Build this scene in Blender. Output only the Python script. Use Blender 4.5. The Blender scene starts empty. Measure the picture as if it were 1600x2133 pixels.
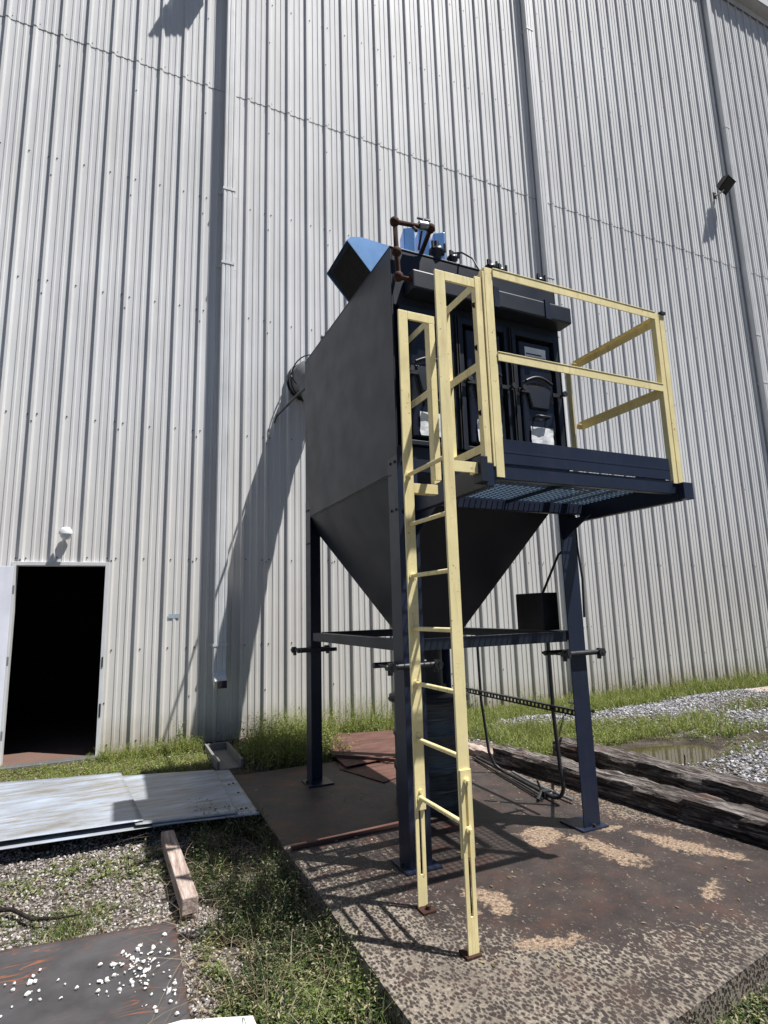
import bpy, math, random
import numpy as np
from mathutils import Vector, Matrix
random.seed(7); rng = np.random.default_rng(11)
S = bpy.context.scene
COL = S.collection

# ------------------------------------------------------------------ camera
cam_d = bpy.data.cameras.new("camera"); cam = bpy.data.objects.new("camera", cam_d); COL.objects.link(cam)
cam_d.sensor_fit = 'HORIZONTAL'; cam_d.sensor_width = 36.0; cam_d.lens = 1184.04/1600*36.0
cam_d.clip_start = 0.05; cam_d.clip_end = 2000
_r = Vector((0.9086, -0.4168, -0.0283)); _u = Vector((-0.0454, -0.1661, 0.9851)); _f = Vector((0.4153, 0.8937, 0.1698))
cam.matrix_world = Matrix(((_r.x, _u.x, -_f.x, -1.7067), (_r.y, _u.y, -_f.y, -3.4311), (_r.z, _u.z, -_f.z, 1.6), (0, 0, 0, 1)))
S.camera = cam

# ------------------------------------------------------------------ world and sun
SUN = Vector((-0.335, 0.305, -1.0)).normalized()
W = bpy.data.worlds.new("World"); S.world = W; W.use_nodes = True
wn = W.node_tree; wn.nodes.clear()
sky = wn.nodes.new('ShaderNodeTexSky'); sky.sky_type = 'NISHITA'; sky.sun_disc = False
sky.sun_elevation = math.asin(-SUN.z); sky.sun_rotation = math.radians(132)
sky.air_density = 0.6; sky.dust_density = 0.1; sky.ozone_density = 1.0
bg = wn.nodes.new('ShaderNodeBackground'); bg.inputs['Strength'].default_value = 0.05
wo = wn.nodes.new('ShaderNodeOutputWorld')
wn.links.new(sky.outputs[0], bg.inputs[0]); wn.links.new(bg.outputs[0], wo.inputs[0])
sd = bpy.data.lights.new("sun", 'SUN'); sd.energy = 5.0; sd.angle = math.radians(0.53); sd.color = (1.0, 0.97, 0.93)
so = bpy.data.objects.new("sun", sd); COL.objects.link(so)
so.rotation_euler = SUN.to_track_quat('-Z', 'Y').to_euler(); so.location = (5, -5, 30)
S.view_settings.view_transform = 'Standard'; S.view_settings.look = 'None'
S.view_settings.exposure = 0.58; S.view_settings.gamma = 1.0; S.view_settings.use_curve_mapping = False

# ------------------------------------------------------------------ materials
class NT:
    def __init__(s, name):
        s.m = bpy.data.materials.new(name); s.m.use_nodes = True
        s.t = s.m.node_tree; s.b = s.t.nodes['Principled BSDF']
    def n(s, kind, **kw):
        nd = s.t.nodes.new('ShaderNode' + kind)
        for k, v in kw.items(): setattr(nd, k, v)
        return nd
    def l(s, a, b): s.t.links.new(a, b)
    def coord(s, kind='Object', scale=(1, 1, 1)):
        if kind == 'World':
            g = s.n('NewGeometry'); o = g.outputs['Position']
        else:
            o = s.n('TexCoord').outputs[kind]
        mp = s.n('Mapping'); mp.inputs['Scale'].default_value = scale; s.l(o, mp.inputs[0]); return mp.outputs[0]
    def noise(s, vec, scale, detail=4, rough=0.55, dist=0):
        q = s.n('TexNoise'); q.inputs['Scale'].default_value = scale; q.inputs['Detail'].default_value = detail
        q.inputs['Roughness'].default_value = rough; q.inputs['Distortion'].default_value = dist
        s.l(vec, q.inputs['Vector']); return q.outputs['Fac']
    def ramp(s, fac, stops):
        r = s.n('ValToRGB'); s.l(fac, r.inputs[0]); e = r.color_ramp.elements
        while len(e) < len(stops): e.new(0.5)
        for i, (p, c) in enumerate(stops):
            e[i].position = p; e[i].color = (*c, 1) if not isinstance(c, (int, float)) else (c, c, c, 1)
        return r.outputs[0]
    def mix(s, fac, a, b, mode='MIX'):
        q = s.n('MixRGB', blend_type=mode)
        for i, v in enumerate((fac, a, b)):
            if hasattr(v, 'node'): s.l(v, q.inputs[i])
            elif i == 0: q.inputs[0].default_value = v
            else: q.inputs[i].default_value = (*v, 1)
        return q.outputs[0]
    def math(s, op, a, b=0.0, clamp=False):
        q = s.n('Math', operation=op); q.use_clamp = clamp
        for i, v in enumerate((a, b)):
            if hasattr(v, 'node'): s.l(v, q.inputs[i])
            else: q.inputs[i].default_value = v
        return q.outputs[0]
    def attr(s, name):
        a = s.n('Attribute'); a.attribute_name = name; return a.outputs['Fac']
    def set(s, color=None, rough=None, metal=None, spec=None):
        for k, v in (('Base Color', color), ('Roughness', rough), ('Metallic', metal), ('Specular IOR Level', spec)):
            if v is None: continue
            if hasattr(v, 'node'): s.l(v, s.b.inputs[k])
            else: s.b.inputs[k].default_value = (*v, 1) if k == 'Base Color' else v
    def bump(s, h, strength=0.3, dist=0.01):
        b = s.n('Bump'); b.inputs['Strength'].default_value = strength; b.inputs['Distance'].default_value = dist
        s.l(h, b.inputs['Height']); s.l(b.outputs[0], s.b.inputs['Normal'])

def paint(name, col, rough=0.4, wear=0.25, dirt=(0.09, 0.07, 0.05), scale=3.0, spec=0.5, metal=0.0, chips=None):
    m = NT(name); c = m.coord('World')
    big = m.noise(c, scale, 5, 0.6); fine = m.noise(c, scale*14, 4, 0.6)
    v = m.ramp(big, [(0.3, tuple(x*0.86 for x in col)), (0.7, tuple(min(1, x*1.12) for x in col))])
    st = m.noise(m.coord('World', (1, 1, 0.12)), scale*6, 4, 0.65)
    d = m.ramp(m.math('MULTIPLY', st, m.math('ADD', big, 0.45)), [(0.5, 0.0), (0.72, 1.0)])
    v = m.mix(m.math('MULTIPLY', d, wear), v, dirt)
    if chips:
        ch = m.ramp(m.noise(c, scale*9, 6, 0.7), [(0.635, 0.0), (0.67, 1.0)])
        v = m.mix(m.math('MULTIPLY', ch, 0.8), v, chips)
    m.set(v, m.ramp(m.noise(c, scale*3, 3, 0.5), [(0.3, rough*0.9), (0.7, min(1, rough*1.15))]), metal, spec)
    m.bump(m.noise(c, scale*1.5, 3, 0.5), 0.15, 0.01)
    return m.m

M = {}
# painted wall sheet: off-white, streaked, tan dust towards the ground where rain splashes
m = NT('wall_paint'); c = m.coord('World')
st = m.noise(m.coord('World', (1, 1, 0.045)), 9.0, 5, 0.65)
big = m.noise(c, 0.6, 4)
v = m.ramp(big, [(0.3, (0.66, 0.665, 0.675)), (0.7, (0.76, 0.765, 0.775))])
v = m.mix(m.math('MULTIPLY', m.ramp(st, [(0.45, 0.0), (0.8, 1.0)]), 0.32), v, (0.40, 0.37, 0.31))
sx = m.n('SeparateXYZ'); g = m.n('NewGeometry'); m.l(g.outputs['Position'], sx.inputs[0])
low = m.math('SUBTRACT', 1.0, m.math('DIVIDE', m.math('ADD', sx.outputs['Z'], m.math('MULTIPLY', st, 1.6)), 5.5), True)
v = m.mix(m.math('MULTIPLY', low, 0.48), v, (0.46, 0.405, 0.31))
low2 = m.math('SUBTRACT', 1.0, m.math('DIVIDE', sx.outputs['Z'], 0.45), True)
v = m.mix(m.math('MULTIPLY', m.math('MULTIPLY', low2, m.noise(c, 7, 4)), 1.1, True), v, (0.27, 0.2, 0.13))
oi = m.n('ObjectInfo'); v = m.mix(1.0, v, m.ramp(oi.outputs['Random'], [(0.0, (0.93, 0.93, 0.93)), (1.0, (1.0, 1.0, 0.99))]), 'MULTIPLY')
spk = m.ramp(m.noise(c, 30, 3, 0.7), [(0.70, 0.0), (0.74, 1.0)])
v = m.mix(m.math('MULTIPLY', spk, 0.5), v, (0.2, 0.17, 0.13))
m.set(v, 0.60, 0.0, 0.22)
m.bump(m.noise(m.coord('World', (1, 1, 0.35)), 2.2, 3, 0.5), 0.55, 0.022); M['wall'] = m.m
M['trim'] = paint('trim_paint', (0.64, 0.65, 0.66), 0.55, 0.35, (0.3, 0.27, 0.22), 1.5)
M['seam'] = paint('seam_dark_strip', (0.26, 0.25, 0.24), 0.7, 0.2)
M['charcoal'] = paint('charcoal_paint', (0.015, 0.0195, 0.031), 0.42, 0.05, (0.040, 0.043, 0.05), 1.2, 0.35)
M['navy'] = paint('navy_paint', (0.015, 0.021, 0.043), 0.36, 0.14, (0.07, 0.065, 0.06), 3.0, 0.4)
M['gratepaint'] = paint('worn_blue_grating', (0.11, 0.17, 0.25), 0.3, 0.5, (0.02, 0.02, 0.03), 9.0)
M['blue'] = paint('blue_paint', (0.20, 0.40, 0.74), 0.30, 0.15, (0.3, 0.28, 0.25), 4.0)
M['black'] = paint('black_paint', (0.012, 0.012, 0.014), 0.5, 0.2, (0.05, 0.045, 0.04), 5.0)
M['yellow'] = paint('yellow_paint', (0.88, 0.76, 0.40), 0.42, 0.42, (0.40, 0.27, 0.12), 4.0, chips=(0.30, 0.15, 0.06))
M['rust'] = paint('rusty_iron', (0.045, 0.020, 0.015), 0.8, 0.6, (0.12, 0.05, 0.025), 9.0, 0.3)
M['steel'] = paint('galvanised_steel', (0.33, 0.34, 0.35), 0.42, 0.35, (0.2, 0.17, 0.14), 8.0, 0.5, 0.7)
M['darksteel'] = paint('dark_steel', (0.05, 0.052, 0.056), 0.45, 0.4, (0.12, 0.1, 0.08), 8.0, 0.5, 0.6)
M['gloss'] = paint('glossy_dark_paint', (0.014, 0.016, 0.024), 0.16, 0.08, (0.06, 0.06, 0.06), 3.0)
M['duct'] = paint('duct_cloth', (0.13, 0.135, 0.15), 0.7, 0.4, (0.15, 0.14, 0.13), 6.0, 0.3)
M['door'] = paint('door_paint', (0.76, 0.78, 0.86), 0.4, 0.2, (0.4, 0.38, 0.34), 2.0)
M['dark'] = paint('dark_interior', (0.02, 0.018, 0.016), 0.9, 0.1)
M['white'] = paint('glossy_white', (0.82, 0.84, 0.86), 0.25, 0.12, (0.3, 0.3, 0.3), 20.0)
M['tape'] = paint('blue_tape', (0.36, 0.44, 0.52), 0.5, 0.2)
M['lens'] = paint('lamp_lens', (0.75, 0.78, 0.8), 0.12, 0.05)
M['redfloor'] = paint('interior_slab', (0.15, 0.09, 0.07), 0.8, 0.4)

# stained concrete pad
m = NT('stained_concrete'); c = m.coord('World', (1.25, 0.8, 1.0)); cw = m.coord('World')
wv = m.n('MixRGB', blend_type='ADD'); wv.inputs[0].default_value = 0.03
nz = m.n('TexNoise'); nz.inputs['Scale'].default_value = 9; m.l(c, nz.inputs['Vector'])
m.l(c, wv.inputs[1]); m.l(nz.outputs['Color'], wv.inputs[2])
vo = m.n('TexVoronoi', feature='SMOOTH_F1'); vo.inputs['Scale'].default_value = 54; vo.inputs['Smoothness'].default_value = 0.1
vo.inputs['Randomness'].default_value = 0.9
m.l(wv.outputs[0], vo.inputs['Vector'])
stn = m.attr('stain')
n1 = m.noise(cw, 14, 6, 0.65); n2 = m.noise(cw, 120, 3, 0.6)
h = m.math('ADD', m.math('MULTIPLY', vo.outputs['Distance'], 1.0), m.math('ADD', m.math('MULTIPLY', m.math('SUBTRACT', n1, 0.5), 0.55), m.math('MULTIPLY', m.math('SUBTRACT', n2, 0.5), 0.25)))
thr = m.math('ADD', m.math('MULTIPLY', stn, 0.56), 0.22)
pale = m.math('MULTIPLY', m.math('SUBTRACT', h, thr), 4.2, True)
conc = m.ramp(m.noise(cw, 60, 5, 0.7), [(0.3, (0.13, 0.115, 0.10)), (0.5, (0.25, 0.215, 0.17)), (0.7, (0.43, 0.38, 0.315))])
tanc = m.ramp(m.noise(cw, 55, 6, 0.8), [(0.38, (0.05, 0.035, 0.027)), (0.5, (0.25, 0.175, 0.12)), (0.66, (0.46, 0.37, 0.28))])
mud = m.ramp(m.noise(cw, 5, 6, 0.65), [(0.3, (0.024, 0.019, 0.018)), (0.52, (0.042, 0.032, 0.029)), (0.75, (0.068, 0.050, 0.043))])
mud = m.mix(m.math('MULTIPLY', m.ramp(m.noise(cw, 3.1, 5, 0.7), [(0.5, 0.0), (0.66, 1.0)]), m.attr('rusty')), mud, (0.10, 0.042, 0.028))
v = m.mix(m.math('MULTIPLY', pale, m.ramp(m.noise(cw, 2.2, 5, 0.65), [(0.35, 0.45), (0.6, 0.95)])), mud, conc)
tm = m.math('MULTIPLY', m.math('SUBTRACT', m.math('ADD', m.attr('tan'), m.math('MULTIPLY', m.math('SUBTRACT', m.noise(cw, 22, 7, 0.75), 0.5), 3.0)), 0.58), 3.5, True)
v = m.mix(tm, v, tanc)
m.set(v, m.ramp(pale, [(0.0, 0.55), (1.0, 0.9)]), 0, 0.4)
m.bump(m.math('ADD', m.math('MULTIPLY', pale, 0.6), m.math('MULTIPLY', n2, 0.4)), 0.8, 0.005); M['pad'] = m.m

# dirt
m = NT('dirt'); c = m.coord('World')
v = m.ramp(m.noise(c, 4, 8, 0.7), [(0.3, (0.022, 0.018, 0.013)), (0.5, (0.055, 0.045, 0.034)), (0.7, (0.13, 0.11, 0.088))])
vg = m.n('TexVoronoi', feature='F1'); vg.inputs['Scale'].default_value = 38; m.l(c, vg.inputs['Vector'])
gs = m.ramp(vg.outputs['Color'], [(0.2, (0.12, 0.11, 0.10)), (0.8, (0.42, 0.39, 0.36))])
v = m.mix(m.math('MULTIPLY', m.attr('gravel'), m.ramp(vg.outputs['Distance'], [(0.3, 1.0), (0.55, 0.0)])), v, gs)
m.set(v, 0.95, 0, 0.2); m.bump(m.math('ADD', m.noise(c, 40, 6, 0.7), m.math('MULTIPLY', vg.outputs['Distance'], -0.7)), 0.9, 0.02); M['dirt'] = m.m

def stone_mat(name, stops, rough=0.85):
    m = NT(name); at = m.attr('rnd')
    v = m.ramp(at, stops); c = m.coord('World')
    v = m.mix(0.35, v, m.ramp(m.noise(c, 90, 4), [(0.3, (0.3, 0.28, 0.26)), (0.7, (0.9, 0.88, 0.85))]), 'MULTIPLY')
    m.set(v, rough, 0, 0.35); return m.m
M['gravel_l'] = stone_mat('gravel_pink_white', [(0.0, (0.11, 0.09, 0.085)), (0.35, (0.27, 0.235, 0.22)), (0.75, (0.44, 0.40, 0.385)), (1.0, (0.70, 0.68, 0.67))])
M['gravel_r'] = stone_mat('gravel_grey', [(0.0, (0.12, 0.12, 0.13)), (0.4, (0.29, 0.29, 0.31)), (0.8, (0.46, 0.46, 0.49)), (1.0, (0.68, 0.68, 0.70))])
M['stone'] = paint('white_stone', (0.72, 0.71, 0.68), 0.8, 0.15, (0.4, 0.38, 0.35), 20)

def leaf_mat(name, stops):
    m = NT(name); v = m.ramp(m.attr('rnd'), stops)
    m.set(v, 0.55, 0, 0.3)
    tr = m.n('BsdfTranslucent'); m.l(v, tr.inputs[0])
    mx = m.n('MixShader'); mx.inputs[0].default_value = 0.35
    m.l(m.b.outputs[0], mx.inputs[1]); m.l(tr.outputs[0], mx.inputs[2])
    m.l(mx.outputs[0], m.t.nodes['Material Output'].inputs[0]); return m.m
M['grass'] = leaf_mat('green_grass', [(0.0, (0.045, 0.07, 0.02)), (0.4, (0.12, 0.17, 0.045)), (0.72, (0.22, 0.28, 0.08)), (0.84, (0.36, 0.32, 0.17)), (1.0, (0.50, 0.44, 0.29))])
M['weed'] = leaf_mat('yellow_green_weed', [(0.0, (0.08, 0.12, 0.02)), (0.4, (0.20, 0.26, 0.055)), (0.75, (0.32, 0.37, 0.09)), (0.9, (0.40, 0.36, 0.18)), (1.0, (0.50, 0.44, 0.28))])
M['dark_weed'] = leaf_mat('dark_green_weed', [(0.0, (0.02, 0.035, 0.012)), (0.45, (0.045, 0.07, 0.022)), (0.7, (0.10, 0.15, 0.045)), (0.82, (0.22, 0.19, 0.12)), (1.0, (0.45, 0.40, 0.29))])
M['dry'] = leaf_mat('dry_grass', [(0.0, (0.16, 0.11, 0.06)), (0.5, (0.34, 0.27, 0.17)), (1.0, (0.55, 0.48, 0.33))])

# metal sheets, plates, timber, water
m = NT('weathered_white_sheet'); c = m.coord('World')
v = m.ramp(m.noise(m.coord('World', (0.5, 1.6, 1)), 3.2, 7, 0.68), [(0.28, (0.20, 0.18, 0.14)), (0.42, (0.29, 0.31, 0.34)), (0.55, (0.36, 0.41, 0.49)), (0.75, (0.52, 0.58, 0.66))])
v = m.mix(m.ramp(m.noise(m.coord('World', (0.6, 4, 1)), 4, 6, 0.7), [(0.48, 0.0), (0.66, 0.85)]), v, (0.22, 0.18, 0.115))
m.set(v, 0.42, 0.1, 0.5); m.bump(m.noise(c, 3, 3), 0.3, 0.02); M['sheet'] = m.m
m = NT('dark_mill_plate'); c = m.coord('World')
v = m.ramp(m.noise(c, 5, 7, 0.65), [(0.3, (0.050, 0.046, 0.048)), (0.7, (0.098, 0.094, 0.10))])
sc = m.n('TexNoise'); sc.inputs['Scale'].default_value = 5.5; sc.inputs['Detail'].default_value = 2; sc.inputs['Distortion'].default_value = 1.4
mp = m.n('Mapping'); mp.inputs['Rotation'].default_value = (0, 0, -0.75); mp.inputs['Scale'].default_value = (0.35, 1.9, 1)
m.l(m.n('NewGeometry').outputs['Position'], mp.inputs[0]); m.l(mp.outputs[0], sc.inputs['Vector'])
ln = m.ramp(sc.outputs['Fac'], [(0.485, 0.0), (0.5, 1.0), (0.515, 0.0)])
ln = m.math('MULTIPLY', ln, m.ramp(m.noise(c, 3.0, 3), [(0.48, 0.0), (0.6, 1.0)]))
v = m.mix(m.math('MULTIPLY', ln, 0.85), v, (0.36, 0.12, 0.045))
v = m.mix(m.math('MULTIPLY', m.attr('edge'), m.ramp(m.noise(c, 25, 5), [(0.42, 0.0), (0.68, 0.8)])), v, (0.15, 0.065, 0.04))
m.set(v, 0.5, 0.25, 0.5); M['plate'] = m.m
m = NT('rusty_plate'); c = m.coord('World')
v = m.ramp(m.noise(m.coord('World', (0.7, 2.2, 1)), 4, 7, 0.65), [(0.3, (0.055, 0.028, 0.023)), (0.55, (0.12, 0.058, 0.045)), (0.8, (0.20, 0.115, 0.09))])
m.set(v, 0.75, 0.1, 0.4); m.bump(m.noise(c, 30, 4), 0.2, 0.004); M['rustplate'] = m.m
m = NT('old_timber')
tc = m.n('TexCoord'); mp = m.n('Mapping'); mp.inputs['Scale'].default_value = (7, 0.55, 7); m.l(tc.outputs['Object'], mp.inputs[0])
gr = m.noise(mp.outputs[0], 5, 8, 0.72, 0.6); c = m.coord('Object')
v = m.ramp(gr, [(0.34, (0.008, 0.006, 0.006)), (0.46, (0.045, 0.036, 0.032)), (0.55, (0.15, 0.13, 0.12)), (0.68, (0.38, 0.36, 0.345))])
v = m.mix(m.ramp(m.noise(c, 2.3, 4), [(0.60, 0.0), (0.72, 0.45)]), v, (0.10, 0.045, 0.03), 'MIX')
sep = m.n('SeparateXYZ'); m.l(m.n('NewGeometry').outputs['Normal'], sep.inputs[0])
m.set(v, 0.9, 0, 0.25); m.bump(gr, 1.0, 0.02); M['timber'] = m.m
m = NT('creosote_timber')
tc = m.n('TexCoord'); mp = m.n('Mapping'); mp.inputs['Scale'].default_value = (7, 0.55, 7); m.l(tc.outputs['Object'], mp.inputs[0])
gr = m.noise(mp.outputs[0], 5, 8, 0.72, 0.6)
v = m.ramp(gr, [(0.35, (0.008, 0.006, 0.006)), (0.6, (0.035, 0.027, 0.024)), (0.8, (0.13, 0.11, 0.10))])
m.set(v, 0.85, 0, 0.25); m.bump(gr, 1.0, 0.015); M['timber_side'] = m.m
m = NT('pale_post'); gr = m.noise(m.coord('Object', (8, 0.7, 8)), 5, 7, 0.7)
m.set(m.ramp(gr, [(0.3, (0.16, 0.11, 0.09)), (0.5, (0.36, 0.28, 0.24)), (0.7, (0.56, 0.50, 0.46))]), 0.85, 0, 0.2); m.bump(gr, 0.6, 0.008); M['post'] = m.m
m = NT('muddy_water'); m.set((0.055, 0.045, 0.02), 0.03, 0, 0.6); m.bump(m.noise(m.coord('World'), 12, 3), 0.05, 0.004); M['water'] = m.m
m = NT('drum_wrap'); v = m.ramp(m.noise(m.coord('World', (0.6, 0.6, 12)), 3.5, 5, 0.6), [(0.3, (0.012, 0.013, 0.016)), (0.5, (0.06, 0.078, 0.085)), (0.6, (0.016, 0.018, 0.022)), (0.74, (0.15, 0.165, 0.16))])
m.set(v, 0.4, 0.1, 0.5); M['drum'] = m.m

# ------------------------------------------------------------------ mesh helpers
class B:
    """collects primitives into one mesh"""
    def __init__(s): s.v = []; s.f = []; s.sm = []
    def add(s, vs, fs, smooth=False):
        o = len(s.v); s.v += [tuple(p) for p in vs]; s.f += [tuple(i+o for i in f) for f in fs]; s.sm += [smooth]*len(fs); return s
    def box(s, a, b):
        x0, y0, z0 = a; x1, y1, z1 = b
        vs = [(x0,y0,z0),(x1,y0,z0),(x1,y1,z0),(x0,y1,z0),(x0,y0,z1),(x1,y0,z1),(x1,y1,z1),(x0,y1,z1)]
        return s.add(vs, [(0,3,2,1),(4,5,6,7),(0,1,5,4),(1,2,6,5),(2,3,7,6),(3,0,4,7)])
    def beam(s, p, q, w, h, up=(0,0,1)):
        p = Vector(p); q = Vector(q); d = (q-p).normalized(); u = Vector(up)
        r = d.cross(u).normalized(); u = r.cross(d).normalized()
        vs = []
        for e in (p, q):
            for a, b in ((-1,-1),(1,-1),(1,1),(-1,1)): vs.append(e + r*(a*w/2) + u*(b*h/2))
        return s.add(vs, [(0,1,2,3),(7,6,5,4),(0,4,5,1),(1,5,6,2),(2,6,7,3),(3,7,4,0)])
    def prism(s, poly, z0, z1, T=lambda x, y, z: (x, y, z)):
        n = len(poly)
        vs = [T(x, y, z0) for x, y in poly] + [T(x, y, z1) for x, y in poly]
        return s.add(vs, [tuple(range(n-1,-1,-1)), tuple(range(n,2*n))] + [(i,(i+1)%n,(i+1)%n+n,i+n) for i in range(n)])
    def tube(s, pts, r, n=10, cap=True, smooth=True):
        pts = [Vector(p) for p in pts]; rings = []; m_ = len(pts)
        rs = r if isinstance(r, (list, tuple)) else [r]*m_
        prev = None
        for i, p in enumerate(pts):
            d = (pts[min(i+1, m_-1)] - pts[max(i-1, 0)]).normalized()
            if prev is None:
                a = Vector((0,0,1)) if abs(d.z) < 0.9 else Vector((1,0,0)); x = d.cross(a).normalized()
            else: x = (prev - d*prev.dot(d)).normalized()
            prev = x; y = d.cross(x)
            rings.append([p + (x*math.cos(t) + y*math.sin(t))*rs[i] for t in [2*math.pi*k/n for k in range(n)]])
        vs = [v for g in rings for v in g]; fs = []
        for i in range(m_-1):
            for k in range(n): fs.append((i*n+k, i*n+(k+1)%n, (i+1)*n+(k+1)%n, (i+1)*n+k))
        s.add(vs, fs, smooth)
        if cap: s.add(rings[0], [tuple(range(n-1,-1,-1))]); s.add(rings[-1], [tuple(range(n))])
        return s
    def cyl(s, p, q, r, n=12, smooth=True): return s.tube([p, q], r, n, True, smooth)
    def mesh(s, name):
        me = bpy.data.meshes.new(name); me.from_pydata(s.v, [], s.f)
        me.polygons.foreach_set('use_smooth', s.sm); me.update(); return me

def obj(name, b, mat, parent=None, bevel=0.0, origin=None):
    """links a mesh object; origin: world point used as the object's origin"""
    me = b if isinstance(b, bpy.types.Mesh) else b.mesh(name)
    if not me.materials: me.materials.append(M[mat] if isinstance(mat, str) else mat)
    o = bpy.data.objects.new(name, me); COL.objects.link(o)
    if origin is not None:
        me.transform(Matrix.Translation(-Vector(origin))); o.location = Vector(origin)
    if parent is not None:
        o.parent = parent
        o.location = o.location - WLOC[parent.name]
        WLOC[o.name] = WLOC[parent.name] + o.location
    else: WLOC[o.name] = o.location.copy()
    if bevel:
        md = o.modifiers.new('bevel', 'BEVEL'); md.width = bevel; md.segments = 2; md.limit_method = 'ANGLE'
    return o
WLOC = {}
def part(name, b, mat, parent, bevel=0.0):
    """child mesh whose verts are given in world coordinates"""
    me = b if isinstance(b, bpy.types.Mesh) else b.mesh(name)
    me.transform(Matrix.Translation(-WLOC[parent.name]))
    if not me.materials: me.materials.append(M[mat])
    o = bpy.data.objects.new(name, me); COL.objects.link(o); o.parent = parent; WLOC[o.name] = WLOC[parent.name]
    if bevel:
        md = o.modifiers.new('bevel', 'BEVEL'); md.width = bevel; md.segments = 2; md.limit_method = 'ANGLE'
    return o
def tag(o, label, cat, group=None):
    o['label'] = label; o['category'] = cat
    if group: o['group'] = group
    return o
def thing(name, label, cat, loc=(0,0,0), group=None):
    o = bpy.data.objects.new(name, None); COL.objects.link(o); o.location = loc; o.empty_display_size = 0.2
    WLOC[o.name] = Vector(loc); return tag(o, label, cat, group)
def struct(name, b, mat, bevel=0):
    o = obj(name, b, mat, None, bevel); o['kind'] = 'structure'; return o
def stuff(o, cat=None): o['kind'] = 'stuff'; return o
def inst(src, parent, loc, rot=None):
    o = src.copy(); COL.objects.link(o); o.parent = parent; o.location = Vector(loc)
    if rot is not None: o.rotation_euler = rot
    WLOC[o.name] = (WLOC[parent.name] if parent else Vector()) + o.location
    return o

def npmesh(name, V, F, mat, rnd=None, smooth=False):
    """fast mesh from numpy arrays; F is (n,3) or (n,4)"""
    me = bpy.data.meshes.new(name); k = F.shape[1]
    me.vertices.add(len(V)); me.vertices.foreach_set('co', V.astype(np.float32).ravel())
    me.loops.add(F.size); me.loops.foreach_set('vertex_index', F.astype(np.int32).ravel())
    me.polygons.add(len(F)); me.polygons.foreach_set('loop_start', np.arange(0, F.size, k, dtype=np.int32))
    me.polygons.foreach_set('loop_total', np.full(len(F), k, dtype=np.int32))
    me.polygons.foreach_set('use_smooth', np.full(len(F), smooth))
    me.update(calc_edges=True)
    if rnd is not None:
        a = me.attributes.new('rnd', 'FLOAT', 'POINT'); a.data.foreach_set('value', rnd.astype(np.float32))
    me.materials.append(M[mat]); return me
def add_attr(me, name, arr):
    a = me.attributes.new(name, 'FLOAT', 'POINT'); a.data.foreach_set('value', arr.astype(np.float32).ravel())

_ph = rng.uniform(0, 6.28, (5, 12, 2)); _k = rng.uniform(0.5, 1.6, (5, 12)); _a = rng.uniform(0, 6.28, (5, 12))
def fbm(x, y, scale=1.0, seed=0):
    r = 0; amp = 1; tot = 0
    for o in range(3):
        s_ = scale * 2**o
        for i in range(4):
            k = o*4+i; an = _a[seed, k]; f = _k[seed, k]*s_*3
            r = r + amp*np.sin((x*np.cos(an)+y*np.sin(an))*f + _ph[seed, k, 0] + 1.3*np.sin((x*np.sin(an)-y*np.cos(an))*f*0.7+_ph[seed, k, 1]))
            tot += amp*0.7
        amp *= 0.55
    return r/tot
def sm(t): t = np.clip(t, 0, 1); return t*t*(3-2*t)
def gz(x, y):
    x = np.asarray(x, float); y = np.asarray(y, float)
    b = -0.125 + 0.115*sm((y-0.8)/2.9)
    r = sm((x-2.2)/0.5)
    b = b*(1-r) + np.maximum(b, -0.045)*r
    n = fbm(x, y, 0.9, 0)*0.018
    # gravel heaps on the right, puddle hollow between them
    heap = 0.03*np.exp(-(((x-6.6)/1.2)**2+((y-1.9)/0.5)**2)) + 0.10*np.exp(-(((x-5.2)/0.9)**2+((y-2.7)/0.45)**2)) + 0.08*np.exp(-(((x-3.6)/0.5)**2+((y-3.2)/0.4)**2)) + 0.10*np.exp(-(((x-7.6)/1.6)**2+((y-3.1)/0.4)**2))
    pud = 0.10*np.exp(-(((x-3.95)/0.78)**2+((y-1.42)/0.40)**2)**1.5)
    far = sm((np.hypot(x, y)-14)/20)
    under = 1-sm((-0.75-x)/0.25+0) if False else 0
    return b + (n+heap)*(1-far) - pud

# ------------------------------------------------------------------ ground
def axis(lo, hi, step, far):
    a = list(np.arange(lo, hi, step)); s_ = step; v = hi; out = []
    while v < far: out.append(v); s_ *= 1.35; v += s_
    out.append(far); s_ = step; v = lo-step; neg = []
    while v > -far: neg.append(v); s_ *= 1.35; v -= s_
    neg.append(-far); return np.array(neg[::-1]+a+out)
ax = axis(-4.5, 12.0, 0.06, 400); ay = axis(-3.5, 4.4, 0.06, 400)
X, Y = np.meshgrid(ax, ay, indexing='ij'); Z = gz(X, Y)
inside = (X > -0.55) & (X < 2.35) & (Y > -1.3) & (Y < 2.7)
Z = np.where(inside, Z-0.15, Z); Z = np.where(Y > 4.55, np.minimum(Z, -0.06), Z)
V = np.stack([X, Y, Z], -1).reshape(-1, 3); nx, ny = X.shape
I = np.arange(nx*ny).reshape(nx, ny)
F = np.stack([I[:-1, :-1], I[1:, :-1], I[1:, 1:], I[:-1, 1:]], -1).reshape(-1, 4)
def in_poly(x, y, P):
    c = np.zeros(np.shape(x), bool); n = len(P)
    for i in range(n):
        x1, y1 = P[i]; x2, y2 = P[(i+1) % n]
        t = ((y1 > y) != (y2 > y)) & (x < (x2-x1)*(y-y1)/((y2-y1)+1e-12)+x1); c ^= t
    return c
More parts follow.
